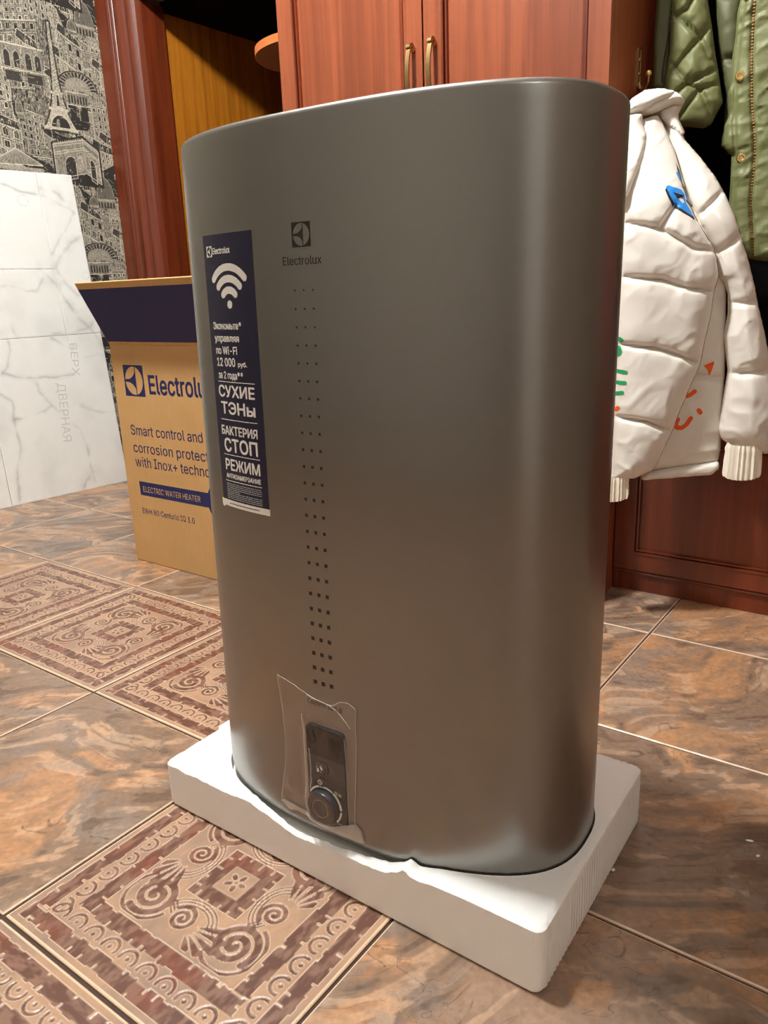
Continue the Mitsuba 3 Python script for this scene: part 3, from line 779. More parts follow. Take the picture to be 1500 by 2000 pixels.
def text_fit(text, h, width=None, bold=False, depth=.0003, at=(0, 0), center=False):
    """Lettering of capital height h squeezed to a width, its left foot (or its middle) at a point."""
    m = meshkit.text_mesh(text, h, depth, bold)
    if width:
        x0 = m.bounds[0][0]
        m.apply_translation([-x0, 0, 0])
        m.apply_scale([width / m.extents[0], 1, 1])
    if center:
        m.apply_translation([-(m.bounds[0][0] + m.bounds[1][0]) / 2, 0, 0])
    m.apply_translation([at[0], at[1], 0])
    return m
def emblem(size):
    """(square with the emblem cut out, the round emblem's light leaves): a square holding a disc split by a concave-sided pointer."""
    s, c = size, size / 2
    R = s * .455
    sq = sbox(0, 0, s, s)
    disc = affinity.scale(Point(c, c).buffer(R, 48), .98, 1)
    ptr = Polygon([(c - R * 1.02, c), (c + R * .20, c + R), (c + R * .20, c - R)])
    ptr = ptr.difference(affinity.scale(Point(c - R * .72, c + R * .98).buffer(R * .88, 48), 1.08, 1)).difference(affinity.scale(Point(c - R * .72, c - R * .98).buffer(R * .88, 48), 1.08, 1))
    ptr = unary_union([ptr, sbox(c + R * .155, c - R, c + R * .225, c + R)]).intersection(disc)
    light = disc.difference(ptr)
    return sq.difference(light), light

sq, leaves = emblem(.0254)
put(heater + '__emblem', bend(moved(fineext(sq, .0003), frame_of((-.0262, .7312, 0), (1, 0, 0), (0, 1, 0), (0, 0, 1)))), 'm_black')
put(heater + '__brand_lettering', bend(text_fit('Electrolux', .0088, .0535, at=(-.041, .7132))), 'm_black')
for i in range(25):                                             # rows of square indicator perforations, growing downwards
    for k in range(3):
        a = .00095 + .00175 * i / 24
        c = (-.0262 + .01275 * k, .6866 - .01964 * i)
        put(heater + '__perforation', bend(ext(sbox(c[0] - a, c[1] - a, c[0] + a, c[1] + a), .0002)), 'm_black')
put(heater + '__model_lettering', bend(text_fit('Centurio IQ 3.0', .0066, .0545, at=(-.0408, .1825))), 'm_black')

# advertising sticker on the left of the front
st = heater + '__sticker'
put(st, bend(fineext(sbox(-.1845, .4300, -.0868, .7534), .0003)), 'm_sticker')
labels[st] = {'label': 'dark blue advertising sticker with white Russian lettering'}
white = unary_union([sbox(-.1838, .4215, -.0858, .4299), Point(-.1838, .4232).buffer(.0042), sbox(-.188, .426, -.18, .4297)])
k = put(st + '__white_strip', bend(fineext(white, .0004)), 'm_white')
sq2, _ = emblem(.0125)
put(st + '__emblem', bend(moved(fineext(sq2, .0003), frame_of((-.1765, .7285, .0003), (1, 0, 0), (0, 1, 0), (0, 0, 1)))), 'm_white')
for text, h, w, x, y, b in (('Electrolux', .0068, .0360, -.1625, .7315, True), ('Экономьте*', .0082, .0590, -.1742, .6450, True), ('управляя', .0082, .0520, -.1730, .6305, True), ('по Wi-Fi', .0088, .0460, -.1722, .6155, True),
                            ('12 000', .0098, .0400, -.1718, .6010, True), ('руб.', .0055, .0170, -.1265, .6012, True), ('за 2 года**', .0085, .0520, -.1705, .5860, True), ('СУХИЕ', .0138, .0740, -.1732, .5635, True), ('ТЭНы', .0145, .0700, -.1700, .5425, True),
                            ('БАКТЕРИЯ', .0110, .0745, -.1735, .5160, True), ('СТОП', .0165, .0690, -.1695, .4945, True), ('РЕЖИМ', .0140, .0720, -.1705, .4705, True), ('АНТИЗАМЕРЗАНИЕ', .0058, .0720, -.1705, .4598, True)):
    put(st + '__lettering', bend(text_fit(text, h, w, b, at=(x, y + .003 * 0)), .0003), 'm_white')
for y in (.5815, .5345, .4898, .4555):
    put(st + '__rule', bend(fineext(sbox(-.1730, y, -.0975, y + .0009), .0002), .0003), 'm_white')
# signal symbol: a dot under three arcs
wx, wy = -.1340, .6735
for r in (.0165, .0295, .0425):
    th = np.radians(np.linspace(44, 136, 30))
    put(st + '__signal_arc', bend(fineext(LineString(np.c_[wx + r * np.cos(th), wy + r * np.sin(th)]).buffer(.0042), .0002, .006), .0003), 'm_white')
put(st + '__signal_dot', bend(fineext(Point(wx, wy).buffer(.0048), .0002), .0003), 'm_white')
rr = random.Random(5)
fine_print = []
for i in range(9):
    y, x = .4515 - .0024 * i, -.1715
    end = -.0985 - (rr.random() < .3) * rr.uniform(.02, .05)
    while x < end:
        w = rr.uniform(.002, .007)
        fine_print.append(sbox(x, y, min(x + w, end), y + .0009))
        x += w + .0011
put(st + '__fine_print', bend(ext(MultiPolygon(fine_print), .0002), .0003), 'm_pencil')
labels[st + '__fine_print'] = {'kind': 'stuff', 'label': 'tiny grey lines of print'}
tiny, x = [Point(-.1655, .4257).buffer(.0011)], -.1625
while x < -.1035:
    w = rr.uniform(.002, .005)
    tiny.append(sbox(x, .4252, x + w, .4263))
    x += w + .0010
put(st + '__strip_print', bend(ext(MultiPolygon(tiny), .0002), .0004), 'm_black')
labels[st + '__strip_print'] = {'kind': 'stuff', 'label': 'tiny black print on the white strip'}

# control panel with display, buttons and knob
cp = heater + '__control_panel'
plate = sbox(-.0445, .0120, .0160, .1535).buffer(-.007).buffer(.007)
put(cp, bend(fineext(plate, .0028)), 'm_grey_plastic', smooth=30)
labels[cp] = {'label': 'dark grey control panel with round knob under clear film'}
put(cp + '__display', bend(fineext(plate.buffer(-.0008).intersection(sbox(-.05, .1120, .02, .16)), .0004), .0028), 'm_gloss_black')
blots = []
for x0, y0, sx, sy in ((-.036, .143, .007, .007), (-.038, .131, .005, .010), (-.034, .135, .007, .006), (-.001, .138, .007, .008), (.010, .139, .005, .009), (.004, .128, .008, .008), (.005, .122, .005, .006), (-.040, .121, .003, .005)):
    blots.append(affinity.scale(Point(x0, y0).buffer(1), sx, sy))
put(cp + '__display_mark', bend(fineext(unary_union(blots).intersection(plate.buffer(-.002)), .0002), .0032), 'm_coat_black')
def disc(r, h, ch, at):
    m = lathe([(0, 0), (r, 0), (r, h - ch), (r - ch, h), (0, h)], 40)
    m.apply_translation([at[0], at[1], .0028])
    return m
b1 = put(cp + '__button', bend(disc(.0105, .0022, .0010, (-.0195, .0955))), 'm_grey_plastic', smooth=30)
bars = []
for i, fillh in enumerate((.45, .75, 1.0)):
    x = -.0268 + .0052 * i
    q = sbox(x, .0900, x + .0034, .1010).buffer(-.0012).buffer(.0012)
    bars.append(q.difference(q.buffer(-.0007)))
    bars.append(q.intersection(sbox(x, .0900, x + .0034, .0900 + .0110 * fillh)))
put(b1 + '__symbol', bend(ext(unary_union(bars), .0002), .0051), 'm_white')
b2 = put(cp + '__button', bend(disc(.0068, .0020, .0008, (-.0215, .0752))), 'm_grey_plastic', smooth=30)
put(b2 + '__symbol', bend(ext(unary_union([Point(-.0232, .0752).buffer(.0036).difference(Point(-.0232, .0752).buffer(.0027)), LineString([(-.0232, .0775), (-.0232, .0752), (-.0215, .0745)]).buffer(.0004)]), .0002), .0049), 'm_white')
KC = (-.0185, .0420)
for a, b in ((62, 104), (112, 150), (5, 54), (-42, -6)):
    th = np.radians(np.linspace(a, b, 24))
    R = .0262
    put(cp + '__scale_arc', bend(ext(LineString(np.c_[KC[0] + R * np.cos(th), KC[1] + R * np.sin(th)]).buffer(.0013 if a != 5 else .0018), .0003), .0028), 'm_white')
put(cp + '__eco_mark', bend(ext(unary_union([affinity.rotate(affinity.scale(Point(.0010, .0660).buffer(1), .0038, .0019), -30), LineString([(.003, .0648), (.005, .0645)]).buffer(.0006)]), .0003), .0028), 'm_green_mark')
put(cp + '__eco_ring', bend(ext(Point(.0072, .0645).buffer(.0017).difference(Point(.0072, .0645).buffer(.0011)), .0003), .0028), 'm_white')
put(cp + '__drop_mark', bend(ext(unary_union([LineString([(.004, .0215), (.007, .0225), (.0095, .0205)]).buffer(.0006), Point(.0015, .0215).buffer(.0010)]), .0003), .0028), 'm_pencil')
kn = moved(lathe([(0, 0), (.0225, 0), (.0225, .0070), (.0215, .0088), (.0195, .0096), (.0125, .0096), (.0122, .0090), (0, .0086)], 48), frame_of((KC[0], KC[1], .0028), (1, 0, 0), (0, 1, 0), (0, 0, 1)))
knob = put(cp + '__knob', bend(kn), 'm_grey_plastic', smooth=30)
put(knob + '__ring', bend(moved(lathe([(.0118, .0090), (.0126, .0090), (.0126, .0099), (.0118, .0099), (.0118, .0090)], 48), frame_of((KC[0], KC[1], .0028), (1, 0, 0), (0, 1, 0), (0, 0, 1)))), 'm_brass', smooth=30)

# clear protective film over the panel
FILM = [(-.0905, .2081), (-.0800, .2072), (-.0330, .1935), (-.0110, .1895), (.0010, .1900), (.0120, .1985), (.0240, .2000), (.0355, .1950), (.0350, .1700), (.0345, .1400), (.0330, .1124), (.0300, .0700), (.0280, .0300), (.0375, .0240), (.0420, .0075), (.0360, .0055), (.0240, .0060), (-.0130, .0040), (-.0340, .0080), (-.0430, .0120), (-.0650, .0135), (-.0830, .0105), (-.0985, .0176), (-.0930, .0480), (-.0860, .0800), (-.0823, .1182), (-.0850, .1600)]
def film_lift(S, Z):
    on = np.clip((S + .052) / .010, 0, 1) * np.clip((.026 - S) / .010, 0, 1) * np.clip((.163 - Z) / .010, 0, 1) * np.clip((Z - .004) / .010, 0, 1)
    kn_ = np.clip(1.6 - np.hypot(S - KC[0], Z - KC[1]) / .0225, 0, 1)
    P = np.stack([S * 38, Z * 30, 0 * S], -1)
    wr = np.abs(meshkit.fbm(P, 3, 4) - .5) * 2
    P2 = np.stack([S * 150 + Z * 60, Z * 40, 0 * S], -1)
    return .0010 + .0036 * on + .0085 * np.clip(kn_ * 1.5, 0, 1) + .0022 * wr + .0009 * (meshkit.noise(P2, 8))
def film_mesh(poly, extra=0.0, step=.0016):
    x0, y0, x1, y1 = poly.bounds
    X, Y = np.meshgrid(np.arange(x0, x1, step), np.arange(y0, y1, step))
    shapely.prepare(poly)
    pts = np.c_[X.ravel(), Y.ravel()]
    pts = pts[shapely.contains_xy(poly.buffer(-step * .6), pts[:, 0], pts[:, 1])]
    L = poly.exterior.length
    ed = np.array([poly.exterior.interpolate(d).coords[0] for d in np.linspace(0, L, int(L / step), endpoint=False)])
    P = np.vstack([pts, ed])
    T = Delaunay(P).simplices
    c = P[T].mean(1)
    T = T[shapely.contains_xy(poly, c[:, 0], c[:, 1])]
    return trimesh.Trimesh(np.c_[P, film_lift(P[:, 0], P[:, 1]) + extra], T, process=False)
fp = Polygon(FILM)
film = put(heater + '__protective_film', bend(film_mesh(fp)), 'm_film', smooth=True)
part_label(film, 'crumpled clear protective film over the control panel')
fold = Polygon([(-.0985, .0176), (-.0930, .0225), (-.0550, .0205), (-.0350, .0180), (.0020, .0225), (.0290, .0310), (.0375, .0240), (.0420, .0075), (.0360, .0055), (.0240, .0060), (-.0130, .0040), (-.0340, .0080), (-.0430, .0120), (-.0650, .0135), (-.0830, .0105)])
put(film + '__fold', bend(film_mesh(fold.buffer(-.0004), .0010)), 'm_film_edge', smooth=True)
ed = np.array(fp.exterior.coords)
edp = np.array([fp.exterior.interpolate(d).coords[0] for d in np.linspace(0, fp.exterior.length, 260)])
put(film + '__edge', bend(tube(np.c_[edp, film_lift(edp[:, 0], edp[:, 1])], .00032, 5)), 'm_film_edge', smooth=True)
for q, r in (([(-.0500, .165), (-.0490, .152), (-.0475, .12), (-.0470, .09), (-.0465, .06), (-.0460, .03)], .0007), ([(-.0385, .12), (-.0370, .10), (-.0368, .08), (-.0362, .065)], .0006), ([(-.01, .19), (.005, .185), (.018, .176), (.027, .166)], .0005), ([(-.040, .1945), (-.014, .1905), (.0, .1893)], .0004), ([(.0185, .15), (.020, .11), (.0205, .06), (.021, .03)], .0004)):
    q = curve(q, 30)
    put(film + '__crease', bend(tube(np.c_[q, film_lift(q[:, 0], q[:, 1]) + .0003], r, 5)), 'm_film_edge', smooth=True)

# ------------------------------------------------------------------ foam packing tray under the heater
FX0, FX1, FY0, FY1 = .845, 1.479, -.574, -.214
def foam_mesh():
    step = .004
    c = np.array([(FX0, FY0), (FX1, FY0 + .0005), (FX1 - .011, FY1), (FX0 - .002, FY1 + .002)])
    outer = Polygon(c).buffer(-.012).buffer(.012, 12)
    r = hring(HA + .0022, HB + .0022, 240)
    hole_pts = hworld(r[:, 0], r[:, 1], np.zeros(240))[:, :2]
    hole = Polygon(hole_pts)
    ring = outer.difference(hole.intersection(outer.buffer(-.0035)))
    X, Y = np.meshgrid(np.arange(FX0, FX1, step), np.arange(FY0, FY1 + .004, step))
    jig = rng.uniform(-.3, .3, (2,) + X.shape) * step
    P = np.c_[(X + jig[0]).ravel(), (Y + jig[1]).ravel()]
    P = P[shapely.contains_xy(ring.buffer(-step * .5), P[:, 0], P[:, 1])]
    rings = [np.array([ring.exterior.interpolate(d).coords[0] for d in np.arange(0, ring.exterior.length, step * .7)])]
    rings += [np.array([i.interpolate(d).coords[0] for d in np.arange(0, i.length, step * .7)]) for i in ring.interiors]
    Q = np.vstack([P] + rings)
    T = Delaunay(Q).simplices
    cc = Q[T].mean(1)
    T = T[shapely.contains_xy(ring, cc[:, 0], cc[:, 1])]
    tab = np.array([(.84, .074), (.99, .0755), (1.035, .0775), (1.06, .072), (1.085, .0655), (1.12, .0590), (1.18, .0640), (1.226, .0678), (1.253, .0700), (1.272, .0730), (1.285, .0800), (1.296, .0890), (1.306, .083), (1.32, .0825), (1.335, .0858), (1.38, .0885), (1.5, .0895)])
    base = .074 + .0155 * np.clip((Q[:, 0] - .85) / .45, 0, 1)
    base = np.where(Q[:, 1] > -.46, np.maximum(base, .080 + .008 * np.clip((Q[:, 0] - .9) / .4, 0, 1)), base)
    torn = np.interp(Q[:, 0], tab[:, 0], tab[:, 1])
    near = np.clip(1 - (Q[:, 1] - FY0) / .05, 0, 1)
    N3 = np.c_[Q * 90, np.zeros(len(Q))]
    z = base * (1 - near ** .5) + torn * near ** .5
    rough = np.clip((Q[:, 0] < 1.32) * near * 1.5, 0, 1)
    z = z + rough * (meshkit.fbm(N3, 3, 2) - .5) * .006
    dedge = shapely.distance(outer.exterior, shapely.points(Q))
    z = z - .0035 * np.clip(1 - dedge / .004, 0, 1) ** 2
    n = len(Q)
    V = np.c_[Q, z]
    Fc = [T if np.cross(Q[T[0, 1]] - Q[T[0, 0]], Q[T[0, 2]] - Q[T[0, 0]]) > 0 else T[:, ::-1]]
    off = len(P)
    V = [V]
    tot = n
    for ri, R in enumerate(rings):
        m = len(R)
        ids = off + np.arange(m)
        off += m
        prev = ids
        zt = z[ids]
        bottom = .0015 if ri == 0 else .060
        for kk, f in enumerate((.0, .15, .35, .55, .75, .93, 1.0)):
            zz = zt - .002 - (zt - .002 - bottom) * f
            S = R.copy()
            if ri == 0:
                right = R[:, 0] > FX1 - .02
                left_ = right & (R[:, 1] > FY0 + .014) & (R[:, 1] < FY1 - .014)
                S[:, 0] += np.where(left_, .0016 * np.sign(np.sin(R[:, 1] * 2 * np.pi / .0085)) * (f > .1), 0)
                if f == 1.0:
                    cen = np.array(outer.centroid.coords[0])
                    S = cen + (S - cen) * .992
            V.append(np.c_[S, zz])
            cur = tot + np.arange(m)
            tot += m
            a, b = prev, np.roll(prev, -1)
            c_, d = cur, np.roll(cur, -1)
            q1, q2 = np.c_[a, c_, b], np.c_[b, c_, d]
            Fc += [q1, q2]
            prev = cur
        V.append(np.array([[*np.array(Polygon(R).representative_point().coords[0]), bottom]]))
        Fc.append(np.c_[prev, np.full(m, tot), np.roll(prev, -1)])
        tot += 1
    m = trimesh.Trimesh(np.vstack(V), np.vstack(Fc), process=False)
    return m
solo('foam_tray', foam_mesh(), 'm_foam', 'white polystyrene packing tray under the water heater, torn along its front rim', 'packing foam', smooth=50)

for (x, y, a, s), lab in (((1.611, -.178, .3, (.0055, .0020, .0018)), 'larger of two white foam crumbs lying close together on the right floor tiles'), ((1.627, -.204, .9, (.0035, .0019, .0017)), 'smaller of two white foam crumbs lying close together on the right floor tiles'),
                   ((1.474, -.338, 1.2, (.0030, .0022, .0020)), 'single white foam crumb beside the right edge of the foam tray'), ((-.492, -.023, 0, (.0035, .0028, .0022)), 'white foam crumb on the far floor tile left of the open carton')):
    m = trimesh.creation.icosphere(subdivisions=2)
    m.vertices *= 1 + .25 * (meshkit.noise(m.vertices * 2 + x * 9, 3)[:, None] - .5)
    m.apply_scale(s)
    m.apply_transform(trimesh.transformations.rotation_matrix(a, [0, 0, 1]))
    m.apply_translation([x, y, s[2] * .95])
    solo('foam_crumb', m, 'm_white', lab, 'crumb', smooth=True, group='foam crumbs on the floor')

# ------------------------------------------------------------------ open carton behind the heater
BX0, BX1, BY0, BY1, BZ = -.1955, .372, .150, .465, .642
carton = thing('carton', 'open brown cardboard carton with navy print behind the water heater', 'box')
put(carton + '__front_wall', bx(BX0, BX1, BY0, BY0 + .006, .001, BZ, .001), 'm_card')
put(carton + '__back_wall', bx(BX0, BX1, BY1 - .006, BY1, .001, BZ, .001), 'm_card')
put(carton + '__side_wall', bx(BX0, BX0 + .006, BY0 + .006, BY1 - .006, .001, BZ, .001), 'm_card')
put(carton + '__side_wall', bx(BX1 - .006, BX1, BY0 + .006, BY1 - .006, .001, BZ, .001), 'm_card')
put(carton + '__bottom', bx(BX0 + .006, BX1 - .006, BY0 + .006, BY1 - .006, .001, .007), 'm_card')
FT = np.array([0, -.44935209, .89335475])
FN = np.array([0, -.89335475, -.44935209])
FLAP = frame_of((0, BY0 + .0005, BZ), (1, 0, 0), FT, FN)
flap = put(carton + '__flap', moved(bx(BX0 - .001, BX1 + .001, 0, .187, -.006, 0, .001), FLAP), 'm_card')
navy = sbox(BX0 + .001, .010, BX1 - .002, .169)
fsq, fleaves = emblem(.132)
put(flap + '__navy_print', moved(ext(navy.difference(affinity.translate(fsq, .205, .022)), .0003), FLAP), 'm_navy')
for x0, x1, y0, y1, ang in ((BX1 - .002, BX1, BY0 + .01, BY1 - .01, 0),):
    q = bx(0, .004, BY0 + .01, BY1 - .01, 0, .17, .001)
    q.apply_transform(trimesh.transformations.rotation_matrix(math.radians(62), [0, 1, 0]))
    q.apply_translation([BX1 - .003, 0, BZ + .003])
    put(carton + '__flap', q, 'm_card')
FACE = frame_of((0, BY0, 0), (1, 0, 0), (0, 0, 1), (0, -1, 0))
def onbox(mesh):
    return moved(mesh, FACE)
sq3, _ = emblem(.0865)
put(carton + '__emblem', onbox(moved(ext(sq3, .0003), frame_of((-.1462, .5005, 0), (1, 0, 0), (0, 1, 0), (0, 0, 1)))), 'm_navy')
put(carton + '__brand_lettering', onbox(text_fit('Electrolux', .050, .262, True, at=(-.0400, .5105))), 'm_navy')
for text, w, x, y in (('Smart control and', .305, -.1455, .389), ('corrosion protection', .375, -.1435, .3385), ('with Inox+ technology', .395, -.1425, .2965)):
    put(carton + '__slogan_lettering', onbox(text_fit(text, .0285, w, at=(x, y))), 'm_navy')
put(carton + '__banner', onbox(ext(unary_union([sbox(-.1365, .2105, .22, .2515), Point(.213, .229).buffer(.058, 40)]), .0003)), 'm_navy')
put(carton + '__banner_lettering', onbox(moved(text_fit('ELECTRIC WATER HEATER', .0165, .247, at=(-.1215, .2215)), frame_of((0, 0, .0003), (1, 0, 0), (0, 1, 0), (0, 0, 1)))), 'm_card')
put(carton + '__model_lettering', onbox(text_fit('EWH 80 Centurio IQ 3.0', .0165, .229, at=(-.1375, .1545))), 'm_navy')

# ------------------------------------------------------------------ wardrobe
WX0, WX1, WY0, WY1, WZ = .203, 1.103, .500, YB - .002, 2.25
ward = thing('wardrobe', 'tall cherry wood wardrobe with two panelled doors behind the water heater', 'wardrobe')
put(ward + '__side_panel', bx(WX0, WX0 + .018, WY0 + .021, WY1, 0, WZ, .001), 'm_cherry')
put(ward + '__side_panel', bx(WX1 - .018, WX1, WY0 + .003, WY1, 0, WZ, .001), 'm_cherry')
put(ward + '__back_panel', bx(WX0 + .018, WX1 - .018, WY1 - .006, WY1, 0, WZ), 'm_cherry')
put(ward + '__top', bx(WX0 + .018, WX1 - .018, WY0 + .021, WY1 - .006, WZ - .02, WZ), 'm_cherry')
put(ward + '__plinth', bx(WX0 + .018, WX1 - .018, WY0 + .04, WY0 + .058, 0, .095), 'm_cherry')
shelf_plan = affinity.scale(Point(0, 0).buffer(1, 64), .205, .200).intersection(sbox(-.3, -.3, 0, .3))
SM = frame_of((WX0 - .0005, .702, 1.3985), (1, 0, 0), (0, 1, 0), (0, 0, 1))
esh = put(ward + '__end_shelf', moved(ext(shelf_plan.buffer(-.0012).intersection(sbox(-.3, -.3, 0, .3)), .0205), SM), 'm_shelf')
put(esh + '__edge_band', moved(ext(shelf_plan.difference(affinity.scale(Point(0, 0).buffer(1, 64), .2038, .1988)), .0205), SM), 'm_edge', smooth=30)  # lit rim of the shelf, painted as a separate brighter piece
def door(parent, x0, x1, z0, z1, y, stile, rail, hinge_left, wood='m_cherry'):
    out, ins = sbox(x0, z0, x1, z1), sbox(x0 + stile, z0 + rail, x1 - stile, z1 - rail)
    M = frame_of((0, y, 0), (1, 0, 0), (0, 0, 1), (0, -1, 0))
    d = put(parent + '__door', moved(ext(out.difference(ins), .020), M), wood)
    put(d + '__panel', moved(ext(ins.buffer(-.0005, join_style=2), .010), M), wood)
    for w0, w1, h0, h1 in ((.000, .0055, .0105, .0225), (.0075, .0125, .0105, .0175)):
        put(d + '__moulding', moved(trimesh.Trimesh(*(lambda m: (m.vertices + [0, 0, h0], m.faces))(ext(ins.buffer(-w0 - .0003, join_style=2).difference(ins.buffer(-w1, join_style=2)), h1 - h0))), M), 'm_cherry_trim')
    return d
d1 = door(ward, WX0, .6505, .10, WZ - .004, WY0 + .020, .0515, .07, True)
d2 = door(ward, .6550, WX1 - .001, .10, WZ - .004, WY0 + .020, .0485, .07, False)
def bow_handle(d, x, z1, z0):
    """Antique brass pull: a bowed strap with a scroll at each end."""
    t = np.linspace(0, 1, 30)
    y = WY0 - .006 - .024 * np.sin(np.pi * (.12 + .76 * t)) ** .8
    z = z1 + (z0 - z1) * t
    outer = np.c_[y, z]
    strip = LineString(outer).buffer(.0022, cap_style=1)
    scrolls = []
    for zc, sgn in ((z1 - .004, 1), (z0 + .004, -1)):
        th = np.linspace(0, 3.4 * np.pi, 60)
        r = .0105 * (1 - .75 * th / th[-1])
        scrolls.append(LineString(np.c_[WY0 - .0125 - r * np.cos(th), zc + sgn * (r * np.sin(th))]).buffer(.0018))
        scrolls.append(LineString([(WY0 - .012, zc), (WY0, zc)]).buffer(.0035, cap_style=2))
    g = unary_union([strip] + scrolls)
    m = moved(ext(g, .011), frame_of((x - .0055, 0, 0), (0, 1, 0), (0, 0, 1), (1, 0, 0)))
    k = put(d + '__handle', m, 'm_brass', smooth=30)
    part_label(k, 'antique brass bow handle with scrolled ends')
bow_handle(d1, .6260, 1.305, 1.175)
bow_handle(d2, .6850, 1.307, 1.177)

# ------------------------------------------------------------------ low shoe cabinet beside the wardrobe
CX0, CX1, CY0 = 1.1055, 2.35, .648
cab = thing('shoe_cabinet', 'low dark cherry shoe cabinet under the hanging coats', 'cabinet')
put(cab + '__body', bx(CX0, CX1, CY0 + .021, YB - .003, .052, .432), 'm_cherry_trim')  # darker trim wood stands in for the shade on the whole cabinet
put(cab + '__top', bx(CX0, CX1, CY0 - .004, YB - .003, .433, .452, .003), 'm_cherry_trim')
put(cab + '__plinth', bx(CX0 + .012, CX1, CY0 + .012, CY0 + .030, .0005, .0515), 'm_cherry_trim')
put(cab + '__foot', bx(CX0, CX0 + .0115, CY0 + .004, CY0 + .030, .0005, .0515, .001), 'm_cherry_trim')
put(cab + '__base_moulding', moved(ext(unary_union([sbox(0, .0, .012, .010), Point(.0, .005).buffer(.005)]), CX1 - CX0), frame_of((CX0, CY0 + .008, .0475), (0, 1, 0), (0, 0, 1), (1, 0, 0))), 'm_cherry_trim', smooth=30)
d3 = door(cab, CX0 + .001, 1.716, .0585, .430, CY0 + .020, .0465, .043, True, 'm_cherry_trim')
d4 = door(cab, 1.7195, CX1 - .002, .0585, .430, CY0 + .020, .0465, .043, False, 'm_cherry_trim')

# ------------------------------------------------------------------ coat hook on the wardrobe's side
hk = thing('coat_hook', 'antique brass double coat hook on the dark side of the wardrobe', 'hook')
pl = unary_union([LineString([(0, 0), (0, .066)]).buffer(.0085)])
HM = frame_of((WX1, .668, 1.175), (0, 1, 0), (0, 0, 1), (1, 0, 0))
rimp = pl.difference(pl.buffer(-.0022))
put(hk + '__plate', moved(ext(pl, .0022), HM), 'm_brass')
put(hk + '__plate_rim', moved(ext(rimp, .0040), HM), 'm_brass')
for z in (.022, .050):
    put(hk + '__screw', moved(lathe([(0, .0022), (.0038, .0022), (.003, .0042), (0, .0046)], 16), frame_of((WX1, .668, 1.175 + z), (0, 1, 0), (0, 0, 1), (1, 0, 0))), 'm_gold', smooth=30)
for dy, tip in ((-.020, (.033, -.028, .014)), (.05, (.034, .058, .026))):
    pts = curve([(WX1 + .003, .668, 1.180), (WX1 + .012, .668 + tip[1] * .15, 1.163), (WX1 + .026, .668 + tip[1] * .65, 1.166), (WX1 + tip[0], .668 + tip[1], 1.175 + tip[2])], 20)
    pr_ = put(hk + '__prong', tube(pts, np.linspace(.0036, .0026, 20), 10), 'm_brass', smooth=True)
    ball = trimesh.creation.icosphere(subdivisions=3, radius=.0068)
    ball.apply_translation(pts[-1])
    put(pr_ + '__knob', ball, 'm_gold', smooth=True)

